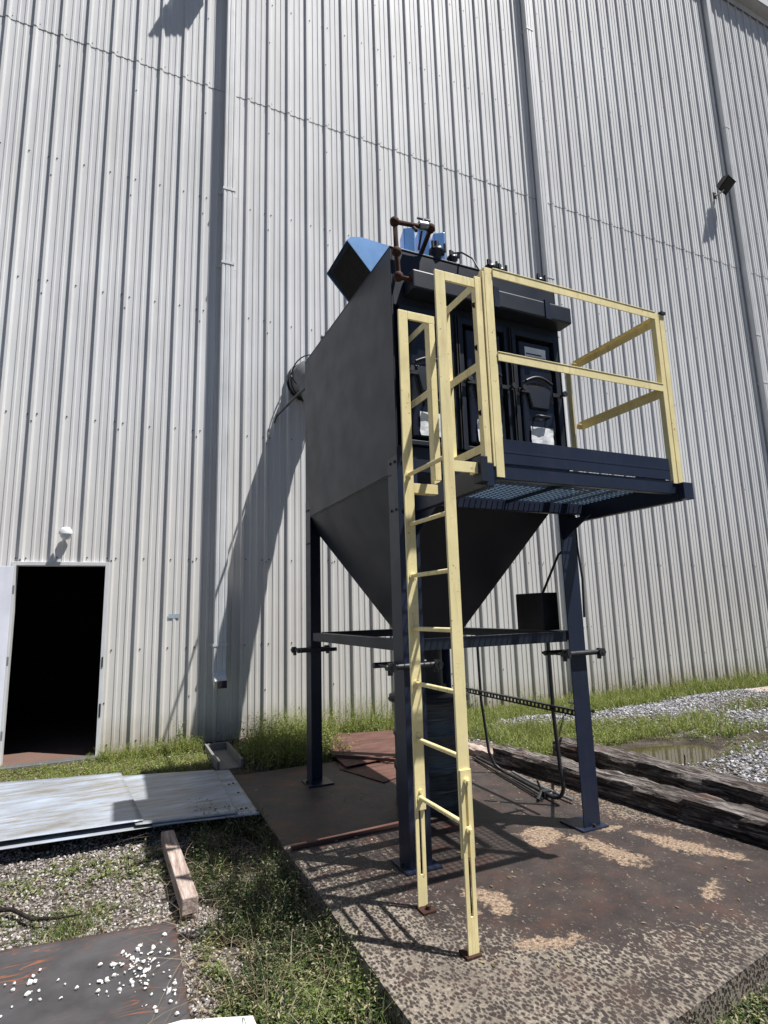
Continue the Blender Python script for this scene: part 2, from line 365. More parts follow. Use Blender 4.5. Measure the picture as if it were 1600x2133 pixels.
def gravel_density(x, y):
    left = sm((fbm(x, y, 0.8, 1)+0.55)/0.5) * (x < -0.65) * (x > -4.2) * (y < 3.3)
    left = left * (1 - 0.75*sm((x+1.18)/0.12)*sm((y+0.35)/0.2))      # grassy strip beside the pad
    left = np.maximum(left, 1.0*(x < -1.12)*(x > -1.75)*(y < 0.55)*(y > -1.2))
    left = np.maximum(left, 0.85*(x < -1.3)*(y < 1.4)*(y > 0.1))
    r = (x > 2.2)*(y < 4.3)
    g = 1.0*np.exp(-(((x-5.3)/1.3)**2+((y-2.85)/0.5)**2)) + np.exp(-(((x-3.6)/0.8)**2+((y-3.3)/0.4)**2)) + np.exp(-(((x-8.0)/2.4)**2+((y-3.1)/0.5)**2)) \
        + 1.2*np.exp(-(((x-4.6)/1.5)**2+((y-0.1)/0.95)**2)**2) + 0.8*np.exp(-(((x-2.3)/0.3)**2+((y-2.5)/0.5)**2)) + 1.1*np.exp(-(((x-6.6)/1.3)**2+((y-1.9)/0.55)**2))
    return np.clip(left + r*np.clip(g*1.15-0.12+0.25*fbm(x, y, 0.9, 2), 0, 1), 0, 1)
me = npmesh('ground', V, F, 'dirt', smooth=True); add_attr(me, 'gravel', gravel_density(V[:, 0], V[:, 1]))
g_o = obj('ground', me, 'dirt'); g_o['kind'] = 'structure'

# puddle
pb = B(); n = 40
pts = []
for i in range(n):
    t = 2*math.pi*i/n; r = 1+0.13*math.sin(3*t+1)+0.08*math.sin(5*t)
    pts.append((3.95+0.80*r*math.cos(t), 1.42+0.44*r*math.sin(t), -0.088))
pb.add(pts+[(3.95, 1.42, -0.088)], [(i, (i+1) % n, n) for i in range(n)])
pu = struct('puddle', pb, 'water')

# ------------------------------------------------------------------ concrete pad
PX0, PX1, PY1 = -0.59, 2.42, 2.76
def yfront(x): return -1.72 + 0.135*(x-PX0)
nu, nv = 300, 420
u = np.linspace(0, 1, nu); w = np.linspace(0, 1, nv); U, Wv = np.meshgrid(u, w, indexing='ij')
Xp = PX0+(PX1-PX0)*U; Yp = yfront(Xp)+(PY1-yfront(Xp))*Wv
e = np.minimum(np.minimum(U*3.0, (1-U)*3.0), np.minimum(Wv*4.4, (1-Wv)*4.4))
chip = fbm(Xp, Yp, 3.2, 3)
edge_in = np.clip(1-e/0.02, 0, 1)
Xp2 = Xp + np.where(U < 0.01, 0.012*chip, 0); Yp2 = Yp + np.where(Wv < 0.01, 0.012*chip, 0)
Zp = -0.004*edge_in*(1+chip) + 0.0015*fbm(Xp, Yp, 4, 1)
fx = [-.6, -.42, -.33, -.25, -.1, .2, .5, .8, 1.4, 2.0, 2.5]; fy = [.75, .55, .15, -.35, -.72, -.93, -1.12, -1.30, -1.33, -1.25, -1.1]
yc = np.interp(Xp, fx, fy)
n_ = fbm(Xp, Yp, 1.6, 2)*0.13 + fbm(Xp, Yp, 5, 4)*0.07
tt = sm((Yp-yc+n_*1.6+0.16)/0.50)
sf = 0.33 + 0.30*sm((Xp-0.05)/1.1) + 0.20*fbm(Xp, Yp, 1.1, 0) + 0.10*fbm(Xp, Yp, 4.5, 2)
stain = sf*(1-tt) + 1.04*tt
stain -= 0.20*sm((0.1-(Yp-yfront(Xp)))/0.1) + 0.2*sm((0.05-(Xp-PX0))/0.06)
stain = np.where((Xp < 0.05) & (Yp > -0.6) & (Yp < 0.62), np.minimum(stain, 0.62+0.3*n_+0.12*sm((Xp+0.35)/0.35)), stain)
side = sm((Xp-(1.62+0.45*sm((0.2-Yp)/1.0)) + n_*0.6)/0.25)*sm((Yp+1.1)/0.5)
stain = stain*(1-side)+side*(0.52+0.8*n_)
tan = np.zeros_like(stain)
wx_ = 0.05*fbm(Xp, Yp, 3, 1)+0.03*fbm(Xp, Yp, 9, 3)+0.015*fbm(Xp, Yp, 22, 2); wy_ = 0.05*fbm(Xp, Yp, 3, 2)+0.03*fbm(Xp, Yp, 9, 4)+0.015*fbm(Xp, Yp, 22, 0)
def blob(P, k=0.045):
    """soft polygon patch"""
    d = np.zeros_like(Xp)
    for dx, dy in ((0, 0), (k, 0), (-k, 0), (0, k), (0, -k), (k*.7, k*.7), (-k*.7, k*.7), (k*.7, -k*.7), (-k*.7, -k*.7)):
        d += in_poly(Xp+dx+wx_, Yp+dy+wy_, P)
    return d/9.0
for P in ([(.92, .21), (1.1, .25), (1.26, .14), (1.24, -.02), (1.08, -.10), (.92, -.12), (.84, -.03)],
          [(1.18, -.02), (1.34, -.03), (1.38, -.30), (1.40, -.58), (1.24, -.64), (1.17, -.30)],
          [(1.66, -.12), (1.80, -.30), (1.97, -.81), (1.87, -.86), (1.63, -.47)],
          [(1.60, -.86), (1.52, -1.0), (1.30, -1.12), (1.2, -1.03), (1.4, -.94)],
          [(.13, -.30), (.28, -.33), (.36, -.52), (.30, -.70), (.14, -.66)],
          [(0, -.88), (.2, -.86), (.42, -.98), (.40, -1.08), (.2, -1.04), (.02, -.96)],
          [(.02, -.52), (.1, -.5), (.1, -.62), (.02, -.62)],
          [(1.35, .10), (1.6, .05), (1.75, -.05), (1.6, -.12), (1.42, -.02)]):
    tan = np.maximum(tan, blob(P))
tan = np.maximum(tan, 0.55*side)
rusty = sm((0.95-Xp)/0.5)*sm((Yp-0.15)/0.4) + 0.35
V = np.stack([Xp2, Yp2, Zp], -1).reshape(-1, 3); I = np.arange(nu*nv).reshape(nu, nv)
F = np.stack([I[:-1, :-1], I[1:, :-1], I[1:, 1:], I[:-1, 1:]], -1).reshape(-1, 4)
rim = np.concatenate([I[:, 0], I[-1, 1:], I[::-1, -1][1:], I[0, ::-1][1:-1]])
low_ = V[rim].copy(); mid = V[rim].copy(); cxy = np.array([0.9, 0.5])
dirv = np.sign(low_[:, :2]-cxy)*0.0
low_[:, 2] = -0.30; base = len(V); nr = len(rim)
V = np.concatenate([V, low_]); j = np.arange(nr); jn = (j+1) % nr
F = np.concatenate([F, np.stack([rim[jn], rim[j], base+j, base+jn], -1)])
me = npmesh('concrete_pad', V, F, 'pad')
ext = lambda a, val: np.concatenate([a.ravel(), np.full(nr, val)])
add_attr(me, 'stain', ext(stain, -0.12)); add_attr(me, 'tan', ext(tan, 0.1)); add_attr(me, 'rusty', ext(rusty, 0))
pad = obj('concrete_pad', me, 'pad'); pad['kind'] = 'structure'

# ------------------------------------------------------------------ warehouse
YW = 4.43; PITCH = 0.322; RX0 = -2.841+0.05
DX0, DX1, DZ1 = -2.825, -1.885, 2.235
bld = thing('warehouse', 'tall off-white warehouse of vertical ribbed metal sheets with a dark open doorway at left', 'building', (0, YW, 0))
def rib_profile():
    """one panel, three pitches; y negative = towards the viewer"""
    P = []
    for k in range(3):
        o = k*PITCH
        P += [(o-0.026, 0.0), (o-0.018, -0.038), (o+0.012, -0.038), (o+0.034, 0.0)]
        for q in (0.115, 0.205):
            P += [(o+q-0.020, 0.0), (o+q-0.012, -0.009), (o+q+0.012, -0.009), (o+q+0.022, 0.0)]
    P.append((3*PITCH-0.026, 0.0))
    return P
def clip_profile(P, a, b):
    out = []
    for i in range(len(P)-1):
        (x0, y0), (x1, y1) = P[i], P[i+1]
        if x1 < a or x0 > b: continue
        f = lambda x: y0+(y1-y0)*(x-x0)/(x1-x0) if x1 > x0 else y0
        q0 = (max(x0, a), f(max(x0, a))); q1 = (min(x1, b), f(min(x1, b)))
        if not out: out.append(q0)
        out.append(q1)
    return out
def panel_bm(b, X0, zones, yo=0.0, flare=False):
    for (a, c, z0, z1) in zones:
        P = clip_profile(rib_profile(), a-X0, c-X0)
        if len(P) < 2: continue
        zs = [z0, z1]; n = len(P); vs = []
        for z in zs: vs += [(X0+x, YW+y+yo, z) for x, y in P]
        b.add(vs, [(i, i+1, i+1+n, i+n) for i in range(n-1)])
SEAM = 9.73; EAVE = 18.3
protoL = protoU = None
for k in range(-5, 26):
    X0 = RX0 + 3*PITCH*k; X1 = X0+3*PITCH-0.026; a = X0-0.026
    if X1 > DX0 and a < DX1:
        b = B(); zones = []
        if a < DX0: zones.append((a, min(DX0, X1), 0.0, SEAM))
        zones.append((max(a, DX0), min(X1, DX1), DZ1, SEAM))
        if X1 > DX1: zones.append((max(a, DX1), X1, 0.0, SEAM))
        panel_bm(b, X0, zones); part('wall_panel', b, 'wall', bld)
    else:
        if protoL is None:
            b = B(); panel_bm(b, 0, [(-0.026, 3*PITCH-0.026, 0.0, SEAM)])
            protoL = part('wall_panel', b, 'wall', bld); protoL.location = (X0, 0, 0)
        else: inst(protoL, bld, (X0, 0, 0), (0, 0, random.uniform(-0.0012, 0.0012)))
    if protoU is None:
        b = B(); panel_bm(b, 0, [(-0.026, 3*PITCH-0.026, SEAM-0.12, EAVE)], -0.005)
        protoU = part('wall_panel', b, 'wall', bld); protoU.location = (X0, 0, 0)
    else: inst(protoU, bld, (X0, 0, 0), (0, 0, random.uniform(-0.0012, 0.0012)))
# lap line: wavy dark strip just below the upper course
b = B(); zs = SEAM-0.125
P = rib_profile()
for k in range(-5, 26):
    X0 = RX0+3*PITCH*k; n = len(P)
    off = [random.uniform(-0.008, 0.006) for _ in P]
    vs = [(X0+x, YW+y-0.0035, zs-0.004+o) for (x, y), o in zip(P, off)] + [(X0+x, YW+y-0.0035, zs+0.006+o) for (x, y), o in zip(P, off)]
    b.add(vs, [(i, i+1, i+1+n, i+n) for i in range(n-1)])
part('lap_strip', b, 'seam', bld)
# screws: rows on the girts, hex heads with washers
b = B()
rows = [(0.12, 0), (1.2, 0), (2.33, 0), (4.1, 0), (5.9, 0), (7.7, 0), (9.68, 0), (11.6, 0), (13.4, 0), (15.3, 0)]
for z, _ in rows:
    for k in range(-14, 60):
        for dx in ((0.05, ) if k % 3 else (0.05, -0.05)):
            x = RX0+k*PITCH+dx
            if DX0-0.03 < x < DX1+0.03 and z < DZ1+0.02: continue
            z_ = z+random.uniform(-0.012, 0.012)
            yo = -0.005 if z > SEAM else 0
            b.cyl((x, YW+yo+0.001, z_), (x, YW+yo-0.004, z_), 0.0095, 6); b.cyl((x, YW+yo-0.004, z_), (x, YW+yo-0.010, z_), 0.0055, 6)
for k in range(-4, 20):     # stitch screws up every panel lap
    for z in np.arange(0.6, 17, 1.7):
        x = RX0+k*3*PITCH; yo = -0.005 if z > SEAM else 0
        if abs(x-DX0) < 0.9 and z < 2.3: continue
        b.cyl((x, YW-0.038+yo, z), (x, YW-0.043+yo, z), 0.009, 6)
stuff(part('screws', b, 'darksteel', bld))
# backing, roof and the far sides keep the hall dark
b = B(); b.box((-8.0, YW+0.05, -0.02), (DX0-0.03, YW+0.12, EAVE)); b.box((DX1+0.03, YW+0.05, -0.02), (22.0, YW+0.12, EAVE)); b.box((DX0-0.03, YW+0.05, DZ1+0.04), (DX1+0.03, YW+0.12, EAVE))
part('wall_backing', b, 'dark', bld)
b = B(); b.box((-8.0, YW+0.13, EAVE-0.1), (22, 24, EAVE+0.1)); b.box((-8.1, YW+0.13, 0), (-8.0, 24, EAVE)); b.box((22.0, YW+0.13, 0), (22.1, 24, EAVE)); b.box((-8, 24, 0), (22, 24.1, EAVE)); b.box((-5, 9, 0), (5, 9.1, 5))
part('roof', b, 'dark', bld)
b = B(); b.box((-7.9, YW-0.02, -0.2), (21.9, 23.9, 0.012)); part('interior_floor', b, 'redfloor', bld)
b = B(); b.box((-8, YW-0.30, EAVE+0.02), (22, YW+0.1, EAVE+0.08)); b.box((-8, YW-0.30, EAVE+0.08), (22, YW-0.29, EAVE+0.30)); b.box((-8, YW-0.27, EAVE-0.02), (22, YW-0.05, EAVE+0.02))
part('gutter', b, 'trim', bld)
b = B(); b.box((-8, YW-0.06, EAVE-0.22), (22, YW-0.042, EAVE+0.02)); part('eave_trim', b, 'trim', bld)
# doorway
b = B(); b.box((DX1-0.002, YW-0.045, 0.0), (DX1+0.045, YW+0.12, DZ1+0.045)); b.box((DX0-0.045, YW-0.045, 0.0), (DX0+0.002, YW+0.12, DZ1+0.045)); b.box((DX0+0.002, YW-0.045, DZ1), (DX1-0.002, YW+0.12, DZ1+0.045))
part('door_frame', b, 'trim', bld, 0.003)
b = B(); b.box((DX0-0.08, YW-0.16, -0.03), (DX1+0.06, YW-0.021, 0.022)); part('door_sill', b, 'steel', bld, 0.004)
b = B(); b.box((DX1+0.012, YW-0.052, 1.02), (DX1+0.028, YW-0.0455, 1.14)); part('strike_plate', b, 'darksteel', bld)
b = B(); b.box((DX1+0.012, YW-0.050, 0.45), (DX1+0.03, YW-0.0455, 0.6)); part('hinge_leaf', b, 'darksteel', bld)
# open leaf, swung back against the wall
dl = B(); R_ = math.radians(3); hx, hy = DX0-0.012, YW-0.085
def DT(x, y, z): return (hx - x*math.cos(R_) + y*math.sin(R_), hy - x*math.sin(R_) - y*math.cos(R_), z)
dl.prism([(0, 0), (0.95, 0), (0.95, 0.045), (0, 0.045)], 0.04, 2.22, DT)
leaf = part('door', dl, 'door', bld, 0.003); leaf['label'] = 'pale lavender steel door swung open against the wall'
for z in (0.35, 1.15, 1.95):
    h_ = B(); h_.cyl((hx+0.01, hy-0.015, z-0.05), (hx+0.01, hy-0.015, z+0.05), 0.011, 8); part('hinge', h_, 'steel', leaf)
h_ = B(); h_.cyl(DT(0.87, 0.045, 1.05), DT(0.87, 0.10, 1.05), 0.016); h_.cyl(DT(0.87, 0.10, 1.05), DT(0.87, 0.14, 1.05), 0.03); part('handle', h_, 'steel', leaf)
# downspouts
def downspout(x, z0, elbow, label):
    b = B(); prof = []
    x0, x1, y1, y0 = x, x+0.155, YW-0.040, YW-0.165
    b.prism([(x0, y0), (x0+0.03, y0), (x0+0.04, y0+0.008), (x0+0.05, y0), (x0+0.105, y0), (x0+0.115, y0+0.008), (x0+0.125, y0), (x1, y0), (x1, y1), (x0, y1)], z0, EAVE)
    d = part('downspout', b, 'trim', bld, 0.003); d['label'] = label
    for z in (1.2, 6.6, 7.8, 13.5):
        s_ = B(); s_.box((x0-0.012, y0-0.006, z), (x1+0.012, y0-0.001, z+0.035)); s_.box((x0-0.012, y0-0.001, z), (x0-0.004, y1, z+0.035)); s_.box((x1+0.004, y0-0.001, z), (x1+0.012, y1, z+0.035))
        s_.box((x0-0.06, y1, z), (x0-0.004, y1+0.006, z+0.035)); s_.box((x1+0.004, y1, z), (x1+0.06, y1+0.006, z+0.035))
        part('strap', s_, 'trim', d)
    if elbow:
        e_ = B(); yc_ = (y0+y1)/2
        for i in range(2):
            a0, a1 = i*0.5, (i+1)*0.5
            p0 = (x0+0.0775, yc_-0.16*(a0**1.5), z0-0.13*a0); p1 = (x0+0.0775, yc_-0.16*(a1**1.5), z0-0.13*a1)
            e_.beam(p0, p1, 0.15, 0.12, (0, -1, 0.3))
        part('outlet', e_, 'trim', d)
        e_ = B(); e_.box((x0+0.02, y0-0.215, z0-0.16), (x1-0.02, y0-0.19, z0-0.07)); part('outlet_mouth', e_, 'black', d)
downspout(-0.585, 0.86, True, 'downspout that stops short of the ground with an outlet elbow')
downspout(5.48, 0.05, False, 'downspout rising behind the dust collector')
downspout(11.78, 0.05, False, 'downspout beside the floodlight')
# tape patch on the sheet
b = B(); b.box((-1.135, YW-0.0115, 1.575), (-1.0, YW-0.0095, 1.625))
part('tape_patch', b, 'tape', bld)

# lamp above the door
lp = thing('wall_lamp', 'small white dome lamp on the wall just above the dark doorway', 'lamp', (-2.33, YW-0.035, 2.58))
b = B(); b.cyl((-2.33, YW-0.036, 2.60), (-2.33, YW-0.07, 2.60), 0.055, 16); part('mount', b, 'trim', lp, 0.003)
b = B(); b.cyl((-2.33, YW-0.07, 2.60), (-2.33, YW-0.15, 2.62), 0.018, 8); part('arm', b, 'steel', lp)
b = B(); c0 = Vector((-2.33, YW-0.17, 2.60)); b.tube([c0+Vector((0, 0, z)) for z in (0.085, 0.08, 0.05, 0.015, 0.0)], [0.016, 0.04, 0.066, 0.073, 0.075], 18); part('cap', b, 'trim', lp)
b = B(); b.tube([c0+Vector((0, 0, z)) for z in (-0.001, -0.03, -0.055, -0.07)], [0.062, 0.058, 0.038, 0.012], 16); part('lens', b, 'lens', lp)

def floodlight(x, z, e, size, label):
    t = thing('floodlight', label, 'floodlight', (x-0.04, YW-0.036, z-0.12))
    a = Vector((x-0.04, YW-0.036, z-0.12)); hd = Vector((x, YW-e, z))
    b = B(); b.box((a.x-0.06, a.y-0.02, a.z-0.08), (a.x+0.06, a.y, a.z+0.08)); part('wall_plate', b, 'darksteel', t, 0.003)
    b = B(); b.tube([a+Vector((0, -0.02, 0)), a+Vector((-0.03, -0.10, -0.06)), hd+Vector((-0.05, 0.02, -0.14*size/0.4))], 0.022, 8); part('arm', b, 'steel', t)
    f = Vector((0.12, -0.62, -0.78)).normalized(); r = Vector((1, 0.19, 0)).normalized(); u_ = r.cross(f).normalized()
    def hp(p0, p1, w0, w1, h0, h1):
        vs = []
        for p, w_, h in ((p0, w0, h0), (p1, w1, h1)):
            for s1, s2 in ((-1, -1), (1, -1), (1, 1), (-1, 1)): vs.append(hd + f*p + r*(s1*w_/2) + u_*(s2*h/2))
        return vs
    fs = [(0, 1, 2, 3), (7, 6, 5, 4), (0, 4, 5, 1), (1, 5, 6, 2), (2, 6, 7, 3), (3, 7, 4, 0)]
    b = B(); b.add(hp(-0.10, 0.06, size*0.7, size, size*0.6, size*0.85), fs); part('housing', b, 'black', t, 0.006)
    b = B()
    for k in range(7):
        q = (k-3)*size*0.085
        b.beam(hd - f*0.102 + r*q - u_*size*0.26, hd - f*0.102 + r*q + u_*size*0.26, 0.008, 0.05, f)
    part('fins', b, 'black', t)
    b = B(); b.add(hp(0.061, 0.066, size*0.80, size*0.80, size*0.66, size*0.66), fs); part('lens', b, 'darksteel', t)
    return t
floodlight(11.18, 11.53, 0.31, 0.40, 'grey square floodlight on the wall beside the rightmost downspout')
floodlight(-0.84, 12.1, 0.42, 0.45, 'grey floodlight high on the wall above the first downspout')

# splash trough below the downspout
b = B(); x0, x1, y0, y1 = -0.70, -0.42, 3.10, 4.05
for q in ((x0, x0+0.03), (x1-0.03, x1)): b.box((q[0], y0, -0.04), (q[1], y1, 0.07))
b.box((x0+0.03, y1-0.03, -0.04), (x1-0.03, y1, 0.07)); b.box((x0+0.03, y0, -0.04), (x1-0.03, y1-0.03, -0.01))
tag(obj('splash_block', b, paint('pale_concrete', (0.20, 0.195, 0.185), 0.9, 0.5, (0.1, 0.09, 0.08), 8.0), None, 0.006), 'grey concrete splash trough on the ground under the short downspout', 'splash block')

# ------------------------------------------------------------------ dust collector
WD, DD, ZT, ZB = 1.555, 2.16, 4.25, 2.57
dc = thing('dust_collector', 'tall charcoal and navy dust collector on four legs with a tapered hopper', 'dust collector', (0.0, 0.0, 0.0))
b = B(); b.box((0.012, 0.05, ZB), (WD-0.012, DD-0.01, ZT)); part('housing', b, 'charcoal', dc, 0.004)
b = B()   # left and right side sheets, standing a little proud with folded edges
b.box((-0.002, 0.0, ZB-0.02), (0.010, DD, ZT+0.006)); part('side_panel', b, 'charcoal', dc, 0.003)
b = B(); b.box((WD-0.010, 0.0, ZB-0.02), (WD+0.002, DD, ZT+0.006)); part('side_panel', b, 'charcoal', dc, 0.003)
b = B(); b.box((0.0105, 0.0, 3.80), (WD-0.0105, 0.048, ZT+0.004)); part('front_panel', b, 'charcoal', dc, 0.004)
b = B(); b.box((0.0105, 0.0, ZB-0.02), (WD-0.0105, 0.048, 2.735)); part('sill_panel', b, 'charcoal', dc, 0.004)
b = B(); b.box((-0.004, -0.004, ZT+0.0065), (WD+0.004, DD+0.004, ZT+0.02)); part('roof', b, 'charcoal', dc, 0.003)
# flange line where hopper meets the housing
b = B(); b.box((-0.006, 0.1, ZB-0.035), (-0.0022, DD-0.17, ZB-0.028)); part('flange', b, 'black', dc)
# hopper
HB = 1.27; hx0, hx1, hy0, hy1 = 0.64, 0.92, 0.94, 1.22
b = B(); e0 = 0.004
top = [(e0, e0, ZB-0.021), (WD-e0, e0, ZB-0.021), (WD-e0, DD-e0, ZB-0.021), (e0, DD-e0, ZB-0.021)]
b.add(top+[(hx0, hy0, HB), (hx1, hy0, HB), (hx1, hy1, HB), (hx0, hy1, HB)], [(1, 0, 4, 5), (2, 1, 5, 6), (3, 2, 6, 7), (0, 3, 7, 4), (4, 7, 6, 5)])
part('hopper', b, 'charcoal', dc)
b = B(); b.box((hx0-0.03, hy0-0.03, HB-0.012), (hx1+0.03, hy1+0.03, HB+0.012)); b.tube([(0.78, 1.08, HB-0.012), (0.78, 1.08, 0.95)], 0.115, 20, False); part('outlet', b, 'black', dc)
# legs
LW, LT = 0.155, 0.009
zt = 2.66
def leg(cx, cy, dx, dy):
    o = 0.003
    X, Y_ = cx - dx*o, cy - dy*o
    poly = [(X, Y_), (X+dx*LW, Y_), (X+dx*LW, Y_+dy*LT), (X+dx*LT, Y_+dy*LT), (X+dx*LT, Y_+dy*LW), (X, Y_+dy*LW)]
    if dx*dy < 0: poly = poly[::-1]
    b = B(); b.prism(poly, 0.014, zt if cy == 0 else 2.72); l = part('leg', b, 'navy', dc, 0.002)
    q = B(); q.box((min(X-dx*0.04, X+dx*(LW+0.05)), min(Y_-dy*0.04, Y_+dy*(LW+0.05)), 0.0), (max(X-dx*0.04, X+dx*(LW+0.05)), max(Y_-dy*0.04, Y_+dy*(LW+0.05)), 0.014))
    part('base_plate', q, 'navy', l, 0.002)
    for ax_, ay_ in ((0.08, -0.022), (-0.022, 0.08)):
        q = B(); q.cyl((X+dx*ax_, Y_+dy*ay_, 0.014), (X+dx*ax_, Y_+dy*ay_, 0.035), 0.012, 6); part('anchor_bolt', q, 'darksteel', l)
    for z in (2.28, 2.62):
        for s_ in (0.04, 0.11):
            q = B(); q.cyl((X, Y_+dy*s_, z), (X-dx*0.008, Y_+dy*s_, z), 0.010, 6); part('bolt', q, 'black', l)
            q = B(); q.cyl((X+dx*s_, Y_, z), (X+dx*s_, Y_-dy*0.008, z), 0.010, 6); part('bolt', q, 'black', l)
    # clamp: two flat bars squeezed round the leg by threaded rods
    q = B(); zc = 1.235
    for yy in ((Y_-dy*0.022), (Y_+dy*(LW+0.018))):
        q.cyl((X-dx*0.14, yy, zc), (X+dx*(LW+0.10), yy, zc), 0.019, 10)
    for xx in (X-dx*0.11, X+dx*(LW+0.075)):
        q.cyl((xx, Y_-dy*0.07, zc), (xx, Y_+dy*(LW+0.07), zc), 0.010, 8)
        q.cyl((xx, Y_-dy*0.065, zc), (xx, Y_-dy*0.045, zc), 0.034, 6); q.cyl((xx, Y_-dy*0.022, zc+0.03), (xx, Y_-dy*0.022, zc-0.05), 0.017, 6)
    part('clamp', q, 'darksteel', l)
    return l
leg(0, 0, 1, 1); leg(WD, 0, -1, 1); leg(0, DD, 1, -1); leg(WD, DD, -1, -1)
# braces (angle iron)
zb0, zb1 = 1.325, 1.40
def brace(p, q, inward):
    b = B(); b.beam(p, q, 0.008, 0.075); i = Vector(inward)
    b.beam(Vector(p)+i*0.04+Vector((0, 0, 0.034)), Vector(q)+i*0.04+Vector((0, 0, 0.034)), 0.072, 0.007); part('brace', b, 'charcoal', dc)
brace((0.016, LW+0.001, 1.362), (0.016, DD-LW-0.001, 1.362), (1, 0, 0)); brace((WD-0.016, LW+0.001, 1.362), (WD-0.016, DD-LW-0.001, 1.362), (-1, 0, 0))
brace((LW+0.001, 0.016, 1.362), (WD-LW-0.001, 0.016, 1.362), (0, 1, 0)); brace((LW+0.001, DD-0.016, 1.362), (WD-LW-0.001, DD-0.016, 1.362), (0, -1, 0))
# header tube (compressed air manifold)
b = B(); b.box((0.10, -0.150, 3.875), (WD+0.02, -0.001, 4.02)); hd_ = part('air_header', b, 'charcoal', dc, 0.012)
for x in (0.28, 0.80, 1.30):
    b = B(); b.box((x, -0.158, 3.868), (x+0.05, -0.1505, 4.028)); b.box((x, -0.158, 4.0285), (x+0.05, -0.001, 4.034)); part('band', b, 'navy', hd_)
# doors
for i, x0 in enumerate((0.055, 0.545, 1.045)):
    x1 = x0+0.455
    fr = B()
    fr.box((x0-0.01, -0.030, 2.74), (x0+0.035, 0.0495, 3.795)); fr.box((x1-0.035, -0.030, 2.74), (x1+0.01, 0.0495, 3.795))
    fr.box((x0+0.035, -0.030, 3.745), (x1-0.035, 0.0495, 3.795)); fr.box((x0+0.035, -0.030, 2.74), (x1-0.035, 0.0495, 2.775))
    dr = part('access_door', fr, 'charcoal', dc, 0.004)
    p = B(); p.box((x0+0.065, -0.022, 2.80), (x1-0.065, 0.03, 3.715)); part('door_leaf', p, 'gloss', dr, 0.015)
    p = B(); cx = (x0+x1)/2   # pressed trapezoid and raised arch
    p.add([(cx-0.13, -0.026, 3.34), (cx+0.13, -0.026, 3.34), (cx+0.085, -0.034, 3.14), (cx-0.085, -0.034, 3.14), (cx-0.12, -0.040, 3.33), (cx+0.12, -0.040, 3.33), (cx+0.075, -0.046, 3.15), (cx-0.075, -0.046, 3.15)],
          [(4, 7, 6, 5), (0, 4, 5, 1), (1, 5, 6, 2), (2, 6, 7, 3), (3, 7, 4, 0)])
    p.tube([(cx-0.13+0.26*t, -0.045, 3.36+0.045*math.sin(math.pi*t)) for t in [k/8 for k in range(9)]], 0.012, 8)
    part('pressed_panel', p, 'charcoal', dr)
    for s_ in (-1, 1):
        p = B(); xx = cx+s_*0.17
        p.box((xx-0.05, -0.062, 3.255), (xx+0.05, -0.045, 3.285)); p.cyl((xx+s_*0.03, -0.045, 3.27), (xx+s_*0.03, -0.10, 3.27), 0.012, 8); p.cyl((xx+s_*0.03, -0.10, 3.27), (xx+s_*0.03, -0.115, 3.27), 0.024, 8)
        part('clamp', p, 'darksteel', dr)
    p = B(); p.tube([(cx-0.06, -0.022, 3.07), (cx-0.06, -0.07, 3.07), (cx+0.06, -0.07, 3.07), (cx+0.06, -0.022, 3.07)], 0.011, 8); part('handle', p, 'darksteel', dr)
    # lower white patch, a thin buckled sheet on the leaf
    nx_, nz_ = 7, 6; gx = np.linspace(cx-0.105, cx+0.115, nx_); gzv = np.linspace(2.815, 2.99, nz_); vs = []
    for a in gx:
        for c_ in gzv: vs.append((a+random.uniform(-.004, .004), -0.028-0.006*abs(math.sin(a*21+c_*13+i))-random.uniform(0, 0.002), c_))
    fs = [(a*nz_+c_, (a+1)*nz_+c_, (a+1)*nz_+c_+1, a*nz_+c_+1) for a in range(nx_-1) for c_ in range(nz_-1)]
    p = B(); p.add(vs, fs); part('white_patch', p, 'white', dr)
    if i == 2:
        p = B(); p.box((cx-0.105, -0.026, 3.54), (cx+0.105, -0.0225, 3.665)); part('white_patch', p, 'white', dr)
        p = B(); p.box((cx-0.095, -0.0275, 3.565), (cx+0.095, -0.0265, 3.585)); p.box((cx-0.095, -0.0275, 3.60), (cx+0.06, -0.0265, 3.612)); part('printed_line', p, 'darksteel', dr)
# vertical channels between doors
for x in (0.5265, 1.0265):
    for s_ in (-1, 1):
        b = B(); b.box((x-0.006+s_*0.010-0.004, -0.050, 2.74), (x-0.006+s_*0.010+0.003, -0.031, 3.79)); part('channel', b, 'black', dc)
# outlet hood: mitred duct hanging over the left roof edge
ya, yb = 0.36, 0.86; zl, zh = ZT+0.022, 4.545
prof = [(0.0, zl), (-0.20, zh-0.045), (-0.17, zh-0.01), (-0.08, zh+0.012), (0.20, zh), (0.62, zh-0.03), (0.62, zl)]
b = B(); th = 0.006
n = len(prof)
for y0, y1 in ((ya, ya+th), (yb-th, yb)):
    b.add([(x, y0, z) for x, z in prof]+[(x, y1, z) for x, z in prof], [tuple(range(n)), tuple(range(2*n-1, n-1, -1))]+[(i, i+n, (i+1) % n+n, (i+1) % n) for i in range(n)])
tp = prof[1:6]
b.add([(x, ya, z) for x, z in tp]+[(x, yb, z) for x, z in tp], [(i, i+5, i+6, i+1) for i in range(4)])
b.add([(x, ya+th, z-th) for x, z in tp]+[(x, yb-th, z-th) for x, z in tp], [(i, i+1, i+6, i+5) for i in range(4)])
b.box((0.55, ya+th+0.001, zl), (0.56, yb-th-0.001, zh-0.04))
hood = part('outlet_hood', b, 'blue', dc)
g_ = B(); 
for k in range(22):
    t = (k+0.5)/22; p0 = (0.012-0.20*t, ya+0.008, zl+0.004+(zh-0.05-zl)*t); p1 = (0.012-0.20*t, yb-0.008, p0[2]); g_.tube([p0, p1], 0.0022, 4, False)
